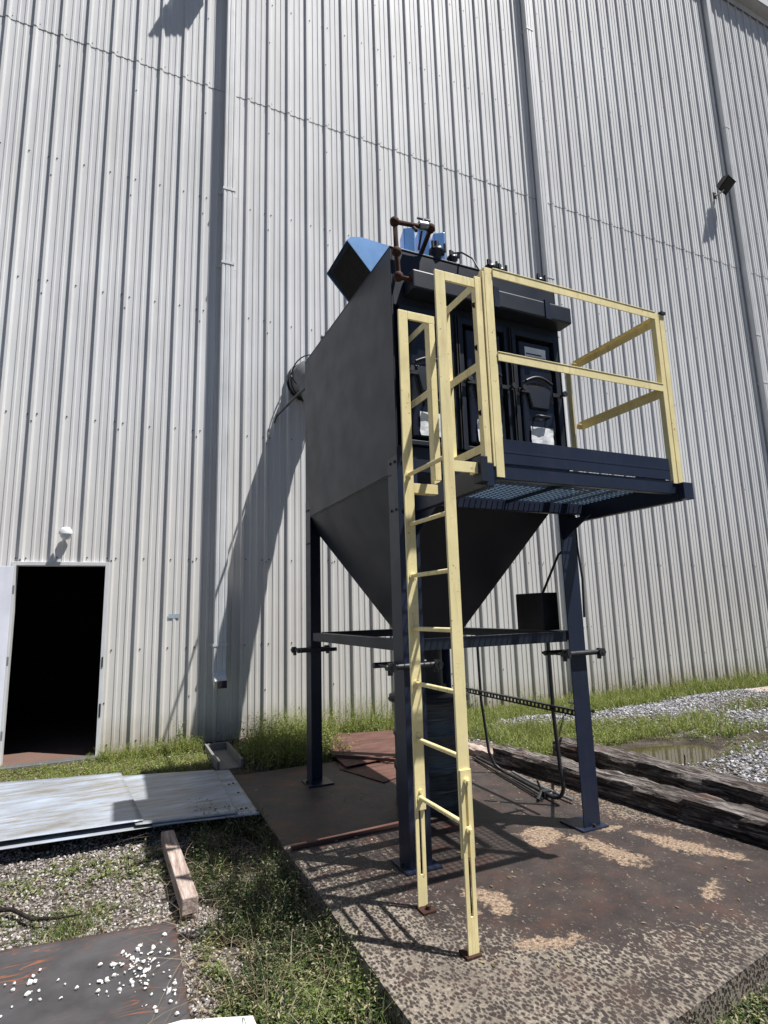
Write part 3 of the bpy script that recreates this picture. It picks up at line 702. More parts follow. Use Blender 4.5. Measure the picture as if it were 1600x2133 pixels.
for k in range(34):
    y = ya+0.012+(yb-ya-0.024)*k/33; g_.tube([(0.012, y, zl+0.004), (-0.186, y, zh-0.05)], 0.0022, 4, False)
stuff(part('mesh_guard', g_, 'black', hood))
g_ = B(); g_.add([(0.030, ya+0.0065, zl+0.006), (0.030, yb-0.0065, zl+0.006), (-0.150, yb-0.0065, zh-0.03), (-0.150, ya+0.0065, zh-0.03)], [(0, 1, 2, 3)]); part('opening_shade_sheet', g_, 'dark', hood)  # black sheet behind the mesh, standing in for the shade inside the hood
g_ = B(); g_.box((0.10, ya+0.0065, zl+0.001), (0.12, yb-0.0065, zh-0.03)); part('inner_dark_panel', g_, 'black', hood)  # second black plate added deeper in to keep the opening dark
for yy in (1.62, 0.62):
    b = B(); b.box((0.012, yy-0.03, ZT+0.0202), (0.020, yy+0.03, ZT+0.05)); b.cyl((0.006, yy, ZT+0.055), (0.030, yy, ZT+0.055), 0.022, 10); part('lifting_lug', b, 'black', dc)
# finned blue fan housing behind the rusty pipe
fn = B()
for k, (x, y, zz) in enumerate(((0.34, 0.42, 4.80), (0.475, 0.40, 4.82), (0.61, 0.38, 4.80))):
    fn = B(); fn.prism([(x, y), (x+0.085, y-0.05), (x+0.115, y+0.05), (x+0.04, y+0.15)], ZT+0.021, zz); part('fan_housing', fn, 'blue', dc, 0.01)
# rusty pipe loop on the left corner
def pipe(name, pts, r, mat, parent, fit=True):
    b = B(); b.tube(pts, r, 10); o = part(name, b, mat, parent)
    if fit:
        for p in pts:
            e_ = B(); P_ = Vector(p)
            e_.tube([P_+Vector((0, 0, -0.03)), P_+Vector((0, 0, -0.015)), P_+Vector((0, 0, 0.015)), P_+Vector((0, 0, 0.03))], [r*1.1, r*1.75, r*1.75, r*1.1], 10); part('fitting', e_, mat, o)
    return o
rp = pipe('air_pipe', [(0.118, -0.095, 3.96), (0.012, -0.095, 3.965), (0.004, -0.095, 4.16), (-0.004, -0.095, 4.40), (0.30, -0.095, 4.43), (0.40, 0.30, 4.42), (0.42, 0.36, 4.28)], 0.020, 'rust', dc)
b = B(); b.cyl((0.20, -0.095, 4.43), (0.27, -0.095, 4.44), 0.032, 8); b.cyl((0.235, -0.095, 4.435), (0.235, -0.095, 4.49), 0.013, 8); b.box((0.19, -0.105, 4.487), (0.30, -0.082, 4.497)); part('valve', b, 'steel', rp)
b = B(); b.cyl((0.23, -0.08, 4.40), (0.23, -0.02, 4.28), 0.009, 8); b.cyl((0.15, -0.10, 4.39), (0.15, -0.14, 4.34), 0.014, 8); part('drain', b, 'darksteel', rp)
# pulse valves along the front roof edge
for x, s_ in ((0.42, 1.15), (0.56, 0.8), (0.92, 0.9), (1.02, 0.8), (1.42, 0.85)):
    b = B(); z = ZT+0.0212
    b.tube([(x, 0.03, z), (x, 0.03, z+0.035*s_), (x, 0.03, z+0.045*s_), (x, 0.03, z+0.075*s_), (x, 0.03, z+0.085*s_)], [0.028*s_, 0.028*s_, 0.055*s_, 0.055*s_, 0.03*s_], 10)
    v_ = part('pulse_valve', b, 'navy', dc)
    b = B(); b.cyl((x, 0.03, z+0.085*s_), (x, 0.03, z+0.14*s_), 0.018*s_, 8); b.cyl((x-0.05*s_, -0.01, z+0.06*s_), (x-0.05*s_, -0.01, z+0.11*s_), 0.011, 6); b.cyl((x+0.05*s_, 0.0, z+0.06*s_), (x+0.05*s_, 0.0, z+0.12*s_), 0.011, 6); part('solenoid', b, 'darksteel', v_)
b = B(); b.tube([(0.56, 0.03, 4.37), (0.62, -0.02, 4.36), (0.66, -0.10, 4.27), (0.70, -0.16, 4.10), (0.71, -0.155, 4.02)], 0.007, 6); part('air_hose', b, 'black', dc)
# rear hose duct into the wall
b = B(); pts = [(0.69, YW-0.036, 5.0), (0.69, YW-0.30, 4.98), (0.69, YW-0.60, 4.80), (0.69, YW-0.82, 4.49), (0.69, YW-1.0, 4.1), (0.69, YW-1.08, 3.84), (0.69, YW-1.2, 3.4), (0.69, YW-1.5, 3.1), (0.69, DD-0.01, 3.0)]
PT = [];
for i in range(len(pts)-1):
    for k in range(6): PT.append(Vector(pts[i]).lerp(Vector(pts[i+1]), k/6))
PT.append(Vector(pts[-1]))
b.tube(PT, [0.262+0.010*math.sin(i*2.1) for i in range(len(PT))], 26)
du = part('hose_duct', b, 'duct', dc)
b = B(); b.tube([(0.69, YW-0.036, 5.0), (0.69, YW-0.06, 5.0)], 0.30, 26); part('collar', b, 'darksteel', du)
b = B()
for s_ in (-1, 1):
    b.tube([(0.69+0.285*math.sin(a), YW-0.25+s_*0.17*math.cos(a), 5.0+0.285*math.cos(a)) for a in [2*math.pi*k/28 for k in range(29)]], 0.010, 6)
part('strap', b, 'black', du)
ca = B(); ca.tube([(0.25, YW-0.038, 4.43), (0.28, 3.4, 4.40), (0.32, DD-0.05, 4.285)], 0.016, 8); part('cable', ca, 'black', dc)
ca = B(); ca.tube([(0.25, YW-0.040, 4.43), (0.20, YW-0.10, 4.30)], 0.012, 6); part('cable_hook', ca, 'black', dc)
# control box on the right brace, loosely wired
b = B(); b.box((1.45-0.13, 0.175, 1.405), (1.45+0.03, 0.50, 1.70)); eb = part('control_box', b, 'black', dc, 0.006)
b = B(); b.box((1.45-0.135, 0.18, 1.41), (1.45-0.1305, 0.495, 1.695)); part('cover', b, 'black', eb, 0.002)
b = B(); b.tube([(1.44, 0.3, 1.70), (1.50, 0.15, 2.0), (WD+0.02, 0.03, 2.1), (WD+0.025, 0.02, 2.35)], 0.010, 6); b.tube([(WD+0.03, 0.01, 1.5), (WD+0.035, 0.0, 1.8), (WD+0.02, 0.01, 2.05), (WD+0.03, 0.02, 2.3)], 0.009, 6); part('wire', b, 'black', dc)

# perforated strut and bent conduit beside the right legs
st_ = thing('strut_channel', 'dark perforated strut channel fixed between the two right legs', 'strut', (1.59, 0.1, 0.76))
b = B(); y = 0.16; yE = 2.02; b.box((1.575, y, 0.735), (1.581, yE, 0.785)) if False else None
zz0, zz1 = 0.738, 0.786; xx0, xx1 = 1.572, 1.578; pitch = 0.05
b.box((xx0, y, zz1-0.013), (xx1, yE, zz1)); b.box((xx0, y, zz0), (xx1, yE, zz0+0.013))
k = y
while k < yE-0.02:
    b.box((xx0, k, zz0+0.0131), (xx1, k+0.022, zz1-0.0131)); k += pitch
part('perforated_web', b, 'darksteel', st_)
b = B(); b.box((xx1+0.001, y, zz1-0.004), (xx1+0.03, yE, zz1)); part('flange', b, 'darksteel', st_)
def arc(c0, r, a0, a1, n=7): return [(c0[0], c0[1]+r*math.cos(a0+(a1-a0)*k/n), c0[2]+r*math.sin(a0+(a1-a0)*k/n)) for k in range(n+1)]
cd = thing('conduit', 'black conduit dropping from the brace and bending along the pad behind the right leg', 'conduit', (1.62, 0.47, 0.0))
b = B(); b.tube([(1.60, 0.47, 1.33), (1.60, 0.47, 0.7), (1.62, 0.46, 0.28)]+[(1.62, 0.56-0.12*math.cos(a), 0.16-0.12*math.sin(a)) for a in [k*math.pi/2/6 for k in range(7)]]+[(1.64, 0.75, 0.035), (1.70, 1.1, 0.03), (1.82, 2.0, 0.03)], 0.016, 8); part('pipe', b, 'darksteel', cd)
b = B(); b.tube([(1.60, 1.54, 1.33), (1.61, 1.54, 0.7), (1.66, 1.53, 0.2), (1.70, 1.50, 0.08), (1.74, 1.44, 0.035), (1.72, 1.30, 0.03)], 0.014, 8); part('pipe', b, 'darksteel', cd)
b = B(); b.tube([(1.50, 0.62, 0.02), (1.60, 0.70, 0.05), (1.68, 0.66, 0.03)], 0.014, 6); b.box((1.60, 0.66, 0.0), (1.68, 0.72, 0.06)); b.cyl((1.63, 0.70, 0.0), (1.60, 0.74, 0.13), 0.010, 6); part('bracket', b, 'darksteel', cd)
b = B(); b.tube([(1.55, 0.62, 0.018), (1.80, 2.05, 0.018)], 0.010, 6); tag(obj('steel_rod', b, 'darksteel'), 'thin steel rod lying on the pad left of the bent conduit', 'rod')
b = B(); b.tube([(1.74, 1.0, 0.03), (1.72, 0.45, 0.03)], 0.013, 8); b.tube([(1.74, 1.0, 0.03), (1.80, 1.35, 0.03)], 0.013, 8); tag(obj('pipe_length', b, 'steel'), 'pale pipe lying against the foot of the near timber', 'pipe')
b = B(); b.tube([(1.62, 0.33, 0.60), (2.4, 0.9, 0.32), (3.6, 1.9, 0.10)], 0.012, 6) if False else None

# drum under the hopper
dr = thing('drum', 'dark ribbed drum standing under the hopper outlet behind the near leg', 'drum', (0.79, 1.08, 0.0))
prof = []
z = 0.0
zsr = [0.0, 0.02, 0.05, 0.27, 0.29, 0.31, 0.33, 0.54, 0.56, 0.58, 0.60, 0.80, 0.83]
rsr = [r_+0.02 for r_ in (0.285, 0.292, 0.285, 0.285, 0.298, 0.298, 0.285, 0.285, 0.298, 0.298, 0.285, 0.285, 0.288)]
b = B(); b.tube([(0.765, 1.08, z) for z in zsr], rsr, 36); part('shell', b, 'drum', dr)
b = B(); b.tube([(0.765, 1.08, z) for z in (0.832, 0.835, 0.875, 0.882, 0.888)], [0.315, 0.345, 0.345, 0.33, 0.25], 36); part('lid', b, 'black', dr)
b = B(); b.tube([(0.765+0.348*math.cos(a), 1.08+0.348*math.sin(a), 0.842) for a in [2*math.pi*k/36 for k in range(37)]], 0.008, 6, False); b.box((0.47, 0.81, 0.83), (0.53, 0.85, 0.86)); part('clamp_ring', b, 'darksteel', dr)
b = B(); b.tube([(0.79, 1.08, 0.889), (0.79, 1.08, 0.945)], 0.135, 20); part('inlet', b, 'black', dr)

# ------------------------------------------------------------------ platform with guard rails
pf = thing('access_platform', 'navy access platform with yellow guard rails bolted to the front of the collector', 'platform', (0.1, -0.45, 2.3))
px0, px1, py0, ZF = 0.10, 1.66, -0.90, 2.39
AX = 0.006
def frame_piece(a, c): b = B(); b.box(a, c); return part('frame_channel', b, 'navy', pf, 0.004)
frame_piece((px0, py0, 2.255), (px0+0.05, -0.006, ZF)); frame_piece((px1-0.05, py0, 2.255), (px1, -0.006, ZF))
frame_piece((px0+0.0505, py0+0.002, 2.30), (px1-0.0505, py0+0.045, ZF-0.001)); frame_piece((px0+0.0505, -0.05, 2.30), (px1-0.0505, -0.008, ZF-0.001))
# grating: bearing bars and twisted cross rods
NB = 20
for k in range(NB):
    y = py0+0.056+k*(0.84-0.03)/(NB-1)
    if k == 0:
        b = B(); b.box((px0+0.0505, -0.0025, 2.377), (px1-0.0505, 0.0025, 2.386)); gb = part('grating_bar', b, 'gratepaint', pf); gb.location = (0, y, 0); continue
    inst(gb, pf, (0, y, 0))
b = B()
for k in range(30):
    x = px0+0.07+k*0.0485; b.tube([(x, py0+0.05, 2.381), (x, -0.055, 2.381)], 0.0045, 5, False)
stuff(part('cross_rods', b, 'gratepaint', pf))
for jx in (px0+0.10, 0.86):
    b = B(); b.box((jx, py0+0.047, 2.350), (jx+0.006, -0.052, 2.3765)); part('joist', b, 'navy', pf)
b = B(); b.box((0.205, py0-0.004, ZF+0.002), (px1-0.10, py0+0.004, 2.535)); b.box((0.205, py0-0.0055, 2.455), (px1-0.10, py0-0.0045, 2.465)); part('toe_board', b, 'navy', pf, 0.002)
b = B(); b.box((px1-0.008, py0+0.11, ZF+0.002), (px1-0.002, -0.02, 2.50)); part('toe_board', b, 'navy', pf, 0.002)
b = B(); b.box((px1-0.045, py0-0.05, 2.262), (px1+0.045, py0-0.0005, 2.372)); part('corner_stub', b, 'navy', pf, 0.003)
b = B(); b.box((px0-0.05, py0-0.02, 2.275), (px0-0.001, py0+0.06, 2.42)); part('corner_stub', b, 'charcoal', pf, 0.003)
# support brackets down the front legs
for x in (0.13, WD-0.12):
    b = B(); b.prism([(-0.0065, 2.254), (-0.30, 2.254), (-0.0065, 2.10)], x-0.004, x+0.004, lambda a, c, w: (w, a, c)); part('gusset', b, 'navy', pf)
ZR, ZM = 3.56, 3.03
def angle_post(x, y, dx, dy, z0, z1, w=0.075, t=0.006, name='post'):
    poly = [(x, y), (x+dx*w, y), (x+dx*w, y+dy*t), (x+dx*t, y+dy*t), (x+dx*t, y+dy*w), (x, y+dy*w)]
    if dx*dy < 0: poly = poly[::-1]
    b = B(); b.prism(poly, z0, z1); return part(name, b, 'yellow', pf, 0.0015)
def rail(p, q, w=0.05, t=0.006, side=(0, -1, 0)):
    """angle-iron rail: upright leaf plus top leaf"""
    p = Vector(p); q = Vector(q); s_ = Vector(side)
    b = B(); b.beam(p, q, t, w); b.beam(p-s_*(w/2-t)+Vector((0, 0, w/2+t/2+0.0005)), q-s_*(w/2-t)+Vector((0, 0, w/2+t/2+0.0005)), w, t)
    return part('rail', b, 'yellow', pf, 0.001)
cp = angle_post(0.165, py0-0.006, 1, 1, ZF-0.08, ZR+0.03, 0.055)
b = B(); b.box((0.150, py0-0.004, ZF-0.02), (0.1645, py0+0.115, ZR+0.0)); hp_ = part('hinge_plate', b, 'yellow', pf, 0.002)
for z in (2.70, 3.10, 3.37):
    b = B(); b.cyl((0.150, py0+0.06, z), (0.125, py0+0.06, z), 0.017, 10); b.cyl((0.125, py0+0.06, z), (0.112, py0+0.06, z), 0.010, 8); part('bolt', b, 'rust', hp_)
angle_post(px1-0.075, py0-0.006, 1, 1, ZF-0.02, ZR+0.03, 0.04)
angle_post(px1-0.028, py0-0.0065, 1, 1, ZF-0.02, ZR+0.025, 0.045)
b = B(); b.box((px1-0.02, py0-0.02, ZR+0.0265), (px1+0.025, py0+0.03, ZR+0.045)); part('cap', b, 'darksteel', pf)
angle_post(WD+0.035, -0.012, 1, -1, ZF+0.0, ZR-0.03, 0.05)
yr = py0-0.010
rail((0.2225, yr, ZR), (px1-0.0765, yr, ZR)); rail((0.2225, yr, ZM), (px1-0.0765, yr, ZM))
xr = px1+0.0105
rail((xr, py0+0.040, ZR), (xr, -0.06, ZR), side=(1, 0, 0)); rail((xr, py0+0.040, ZM), (xr, -0.06, ZM), side=(1, 0, 0))
for z in (ZR, ZM):
    b = B(); b.box((xr-0.055, -0.060, z-0.02), (xr+0.003, -0.054, z+0.02)); part('rail_tab', b, 'yellow', pf)
# left side: short guard between the ladder opening and the housing
angle_post(0.115, -0.30, 1, 1, ZF-0.05, ZR+0.02, 0.045)
for z in (ZR-0.03, ZM): 
    b = B(); b.beam((0.118, -0.2545, z), (0.118, -0.003, z), 0.006, 0.045); b.beam((0.1425, -0.2545, z+0.0265), (0.1425, -0.003, z+0.0265), 0.045, 0.006); part('rail', b, 'yellow', pf)
# self closing gate across the opening
gt = thing('safety_gate', 'yellow three-bar safety gate across the ladder opening of the platform', 'gate', (0.175, py0+0.12, 2.5))
for z in (ZR-0.02, ZM-0.01, 2.51):
    b = B(); b.beam((0.175, py0+0.116, z), (0.175, -0.435, z), 0.006, 0.045); b.beam((0.198, py0+0.116, z+0.026), (0.198, -0.435, z+0.026), 0.045, 0.006); part('bar', b, 'yellow', gt)
b = B(); b.box((0.172, -0.4345, 2.46), (0.212, -0.4285, ZR+0.03)); part('upright', b, 'yellow', gt)

# ------------------------------------------------------------------ ladder
ld = thing('ladder', 'tall pale yellow fixed ladder standing on the pad and leading up to the platform', 'ladder', (-0.137, -0.65, 0.0))
lx, yn, yf, RW = -0.137, -0.89, -0.42, 0.066
zn = 3.50
b = B(); b.box((lx-RW/2, yn-0.007, 0.42), (lx+RW/2, yn+0.007, zn)); part('rail', b, 'yellow', ld, 0.002)
b = B(); b.box((lx-RW/2, yf-0.007, 0.50), (lx+RW/2, yf+0.007, 3.50)); part('rail', b, 'yellow', ld, 0.002)
# loops at the top
for y, zt_ in ((yn, zn), (yf, 3.50)):
    b = B(); b.box((lx+RW/2+0.0005, y-0.007, zt_-0.055), (0.0955, y+0.007, zt_)); part('top_bar', b, 'yellow', ld, 0.002)
b = B(); b.box((0.052, yf-0.0065, ZF-0.0), (0.0945, yf+0.0065, 3.444)); part('post', b, 'yellow', ld, 0.002)
b = B(); b.box((0.052, yf+0.008, ZF-0.0), (0.058, yf+0.045, 3.46)); part('post', b, 'yellow', ld, 0.001)
b = B(); b.box((0.100, yn-0.0065, ZF+0.0), (0.146, yn+0.0065, 3.52)); part('post', b, 'yellow', ld, 0.002)
# brackets at floor level
b = B(); b.box((lx+RW/2+0.0005, yn-0.006, 2.325), (0.0485, yn+0.006, 2.385)); b.box((0.03, yn+0.0065, 2.325), (0.0485, yn+0.05, 2.385)); part('bracket', b, 'yellow', ld, 0.001)
b = B(); b.box((lx+RW/2+0.0005, yf-0.006, 2.30), (0.065, yf+0.006, 2.36)); b.box((lx+RW/2+0.0005, yf+0.0065, 2.30), (0.065, yf+0.05, 2.306)); part('bracket', b, 'yellow', ld, 0.001)
for k in range(7):
    z = 0.565+0.3075*k
    b = B(); b.cyl((lx, yn+0.0072, z), (lx, yf-0.0072, z), 0.0125, 12); b.cyl((lx, yf-0.0072, z), (lx, yf-0.013, z), 0.020, 10); part('rung', b, 'yellow', ld)
# slotted foot extensions
def slotted(y, z1, s0, s1, side, flange):
    b = B(); w = 0.058; x0, x1 = lx-w/2, lx+w/2; sw = 0.0075; y0, y1 = y, y+0.009
    b.box((x0, y0, 0.012), (lx-sw, y1, z1)); b.box((lx+sw, y0, 0.012), (x1, y1, z1)); b.box((lx-sw, y0, 0.012), (lx+sw, y1, s0)); b.box((lx-sw, y0, s1), (lx+sw, y1, z1))
    o = part('foot_extension', b, 'yellow', ld, 0.001); return o
fe = slotted(yn-0.0165, 0.82, 0.17, 0.74, 1, 0)
b = B(); b.box((lx+0.030, yn-0.016, 0.42), (lx+0.0335, yn-0.0075, 0.82)); part('cheek', b, 'yellow', fe)
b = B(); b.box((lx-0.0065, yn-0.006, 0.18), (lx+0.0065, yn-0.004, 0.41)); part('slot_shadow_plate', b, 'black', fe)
for z in (0.77, 0.55):
    b = B(); b.cyl((lx+0.002, yn-0.017, z), (lx+0.002, yn-0.030, z), 0.017, 6); b.cyl((lx+0.002, yn-0.030, z), (lx+0.002, yn-0.045, z), 0.009, 8); part('bolt', b, 'yellow', fe)
ff = slotted(yf+0.008, 0.62, 0.17, 0.60, 1, 0)
for bz in (0.60, 0.90):
    b = B(); b.cyl((lx, yf-0.0075, bz), (lx, yf-0.016, bz), 0.011, 6); part('bolt', b, 'yellow', ff)
b = B(); b.box((lx-0.035, yf-0.06, 0.0), (lx+0.045, yf+0.03, 0.011)); p_ = part('foot_plate', b, 'rust', ld, 0.001)
b = B(); b.cyl((lx+0.01, yf-0.03, 0.0112), (lx+0.01, yf-0.03, 0.03), 0.014, 6); part('anchor_bolt', b, 'rust', p_)
b = B(); b.box((lx-0.045, yn-0.03, 0.0), (lx+0.035, yn+0.05, 0.011)); p_ = part('foot_plate', b, 'rust', ld, 0.001)

# ------------------------------------------------------------------ things on the ground
def sheet(poly, z, t, name, label, cat, mat='sheet', group=None, lift=None, wav=0.004):
    if len(poly) == 4:
        nu_, nv_ = 28, 20; uu, vv = np.meshgrid(np.linspace(0, 1, nu_), np.linspace(0, 1, nv_), indexing='ij')
        Q = [np.array(p) for p in poly]
        XY = (1-uu)[..., None]*(1-vv)[..., None]*Q[0]+uu[..., None]*(1-vv)[..., None]*Q[1]+uu[..., None]*vv[..., None]*Q[2]+(1-uu)[..., None]*vv[..., None]*Q[3]
        ZZ = z+t+wav*np.clip(fbm(XY[..., 0], XY[..., 1], 0.55, 2), -1, 1)
        V = np.concatenate([XY, ZZ[..., None]], -1).reshape(-1, 3); I = np.arange(nu_*nv_).reshape(nu_, nv_)
        F = np.stack([I[:-1, :-1], I[1:, :-1], I[1:, 1:], I[:-1, 1:]], -1).reshape(-1, 4)
        me = npmesh(name, V, F, mat, smooth=True); o = obj(name, me, mat)
        md = o.modifiers.new('thickness', 'SOLIDIFY'); md.thickness = t; md.offset = -1
        return tag(o, label, cat, group)
    n = len(poly); b = B()
    zz = [z+(lift[i] if lift else 0) for i in range(n)]
    b.add([(x, y, q) for (x, y), q in zip(poly, zz)]+[(x, y, q+t) for (x, y), q in zip(poly, zz)], [tuple(range(n-1, -1, -1)), tuple(range(n, 2*n))]+[(i, (i+1) % n, (i+1) % n+n, i+n) for i in range(n)])
    return tag(obj(name, b, mat, None, 0.0008), label, cat, group)
# ccw polygons
sheet([(-3.4, 1.75), (-1.465, 1.635), (-1.62, 3.23), (-3.35, 3.62)], 0.058, 0.004, 'metal_sheet', 'weathered white metal sheet on the ground before the doorway, topmost of the stack', 'metal sheet')
sheet([(-1.52, 1.60), (-0.78, 1.48), (-0.755, 2.90), (-1.68, 3.17)], 0.044, 0.004, 'metal_sheet', 'blue-white metal sheet beside the pad tucked under the larger white one', 'metal sheet')
sheet([(-1.40, 1.56), (-0.62, 1.41), (-0.61, 2.88), (-1.50, 3.08)], 0.030, 0.004, 'metal_sheet', 'lower metal sheet whose drilled edge sticks out towards the pad', 'metal sheet')
sheet([(-3.3, 1.70), (-1.0, 1.56), (-1.1, 2.8), (-3.2, 3.2)], 0.016, 0.004, 'metal_sheet', 'metal sheet at the bottom of the stack with its pale edge showing', 'metal sheet')
for (a, c_), lab in zip(((-3.0, -2.9), (-2.2, -2.1), (-1.6, -1.5), (-1.0, -0.92)), ('far left', 'second from the left', 'third from the left', 'nearest the pad')):
    b = B(); b.box((a, 1.78, -0.11), (c_, 3.0, 0.0085)); tag(obj('bearer', b, 'timber_side'), 'dark wooden bearer under the stack of metal sheets, '+lab, 'bearer', 'bearers under the metal sheets')
b = B()
for x, y in ((-0.70, 2.35), (-0.66, 2.36), (-0.67, 2.05), (-0.73, 1.60), (-0.69, 1.60)): b.cyl((x, y, 0.030), (x, y, 0.0385), 0.011, 10)
hs_ = stuff(part('drilled_hole', b, 'black', [o for o in COL.objects if o.name == 'metal_sheet.002'][0]))
# dark plate with stones
b = B(); 
PP = [(-2.9, -1.25), (-1.36, -1.05), (-1.345, 0.28), (-2.9, 0.52)]
nu_, nv_ = 60, 50; uu, vv = np.meshgrid(np.linspace(0, 1, nu_), np.linspace(0, 1, nv_), indexing='ij')
P0, P1, P2, P3 = [np.array(p) for p in PP]
XY = (1-uu)[..., None]*(1-vv)[..., None]*P0 + uu[..., None]*(1-vv)[..., None]*P1 + uu[..., None]*vv[..., None]*P2 + (1-uu)[..., None]*vv[..., None]*P3
ZZ = -0.082+0.004*fbm(XY[..., 0], XY[..., 1], 0.7, 1)
V = np.concatenate([XY, ZZ[..., None]], -1).reshape(-1, 3); I = np.arange(nu_*nv_).reshape(nu_, nv_)
F = np.stack([I[:-1, :-1], I[1:, :-1], I[1:, 1:], I[:-1, 1:]], -1).reshape(-1, 4)
me = npmesh('steel_plate', V, F, 'plate', smooth=True)
ed = np.clip(1-np.minimum(np.minimum(1-uu, 1-vv), vv)/0.035, 0, 1); add_attr(me, 'edge', ed)
pl = tag(obj('steel_plate', me, 'plate'), 'dark steel plate with orange rust scratches lying flat at the lower left', 'steel plate')
sol = pl.modifiers.new('thickness', 'SOLIDIFY'); sol.thickness = 0.008; sol.offset = -1
def rock_mesh(seed, r=1.0):
    rr = np.random.default_rng(seed)
    t = (1+5**.5)/2
    v = np.array([(-1, t, 0), (1, t, 0), (-1, -t, 0), (1, -t, 0), (0, -1, t), (0, 1, t), (0, -1, -t), (0, 1, -t), (t, 0, -1), (t, 0, 1), (-t, 0, -1), (-t, 0, 1)])/1.9
    f = np.array([(0, 11, 5), (0, 5, 1), (0, 1, 7), (0, 7, 10), (0, 10, 11), (1, 5, 9), (5, 11, 4), (11, 10, 2), (10, 7, 6), (7, 1, 8), (3, 9, 4), (3, 4, 2), (3, 2, 6), (3, 6, 8), (3, 8, 9), (4, 9, 5), (2, 4, 11), (6, 2, 10), (8, 6, 7), (9, 8, 1)])
    v = v*rr.uniform(0.6, 1.25, (12, 1))*rr.uniform(0.65, 1.15, (1, 3)); return v*r, f
rocks = []
for s_ in range(6):
    v, f = rock_mesh(s_); me = bpy.data.meshes.new('stone'); me.from_pydata(v.tolist(), [], f.tolist()); me.materials.append(M['stone']); rocks.append(me)
SP = []
def cl(cx, cy, sx_, sy_, n):
    for _ in range(n): SP.append((random.gauss(cx, sx_), random.gauss(cy, sy_)))
cl(-1.58, -0.03, 0.08, 0.08, 44); cl(-1.47, -0.12, 0.07, 0.14, 40); cl(-1.57, -0.20, 0.07, 0.05, 14); cl(-1.41, -0.30, 0.04, 0.16, 16); cl(-2.05, 0.0, 0.07, 0.06, 12); cl(-1.80, -0.15, 0.08, 0.08, 7); cl(-1.98, -0.15, 0.1, 0.1, 6); cl(-1.50, -0.38, 0.06, 0.05, 7)
STL = (('small white stone in the dense heap near the right end of the steel plate', 'white stones heaped on the steel plate'), ('small white stone along the right edge of the dark steel plate', 'white stones along the right edge of the plate'), ('small white stone lying apart at the left of the dark steel plate', 'white stones at the left of the plate'))
for (x, y) in SP:
    if not (-2.8 < x < -1.37 and -1.0 < y < 0.22): continue
    o = bpy.data.objects.new('stone', random.choice(rocks)); COL.objects.link(o)
    s_ = random.uniform(0.006, 0.015)*random.choice((1, 1, 0.8, 0.6, 1.15)); o.scale = (s_, s_*random.uniform(0.55, 1), s_*random.uniform(0.5, 0.8))
    o.location = (x, y, -0.076+s_*0.35); o.rotation_euler = (random.uniform(-.4, .4), random.uniform(-.4, .4), random.uniform(0, 6.28))
    q_ = 2 if x < -1.72 else (1 if x > -1.46 else 0)
    tag(o, STL[q_][0], 'stone', STL[q_][1])
# timber post, paper board
b = B(); P_, Q_ = Vector((-1.30, 1.50, -0.045)), Vector((-1.26, 0.33, -0.045)); b.beam(P_, Q_, 0.092, 0.092)
tag(obj('timber_post', b, 'post', None, 0.006), 'short pale wooden post lying on the gravel with one end under the metal sheets', 'timber')
sheet([(-1.62, -1.20), (-1.10, -1.35), (-1.12, -0.72), (-1.39, -0.61), (-1.60, -0.60)], -0.072, 0.012, 'white_board', 'white board with dirty edges at the bottom left beside the steel plate', 'board', 'trim')
# rusty plates behind the far leg
sheet([(0.47, 2.35), (1.05, 2.44), (1.75, 2.9), (1.62, 3.70), (1.15, 3.84), (0.91, 3.90), (0.72, 3.60), (0.52, 2.94)], 0.030, 0.006, 'rusty_plate', 'large reddish rusty steel plate on the ground behind the far left leg', 'steel plate', 'rustplate')
sheet([(0.62, 1.75), (1.10, 2.0), (1.20, 2.42), (0.55, 2.80), (0.42, 2.40)], 0.004, 0.006, 'rusty_plate', 'smaller rusty plate overlapping the pad beside the far left leg', 'steel plate', 'rustplate', lift=[0, 0, 0, 0.0, 0.0])
b = B(); b.beam((0.50, 2.75, 0.055), (1.55, 1.75, 0.035), 0.03, 0.03); tag(obj('angle_bar', b, 'rustplate'), 'rusty bar lying across the two rusty plates', 'steel bar')
# reddish strip added on the pad as the sunlit gap between two shadows
b = B(); b.beam((-0.56, 0.70, 0.012), (0.36, 0.74, 0.012), 0.035, 0.022); tag(obj('sunlit_gap_strip', b, 'rustplate'), 'low reddish strip on the pad left of the near leg, in place of a sunlit gap', 'steel bar')

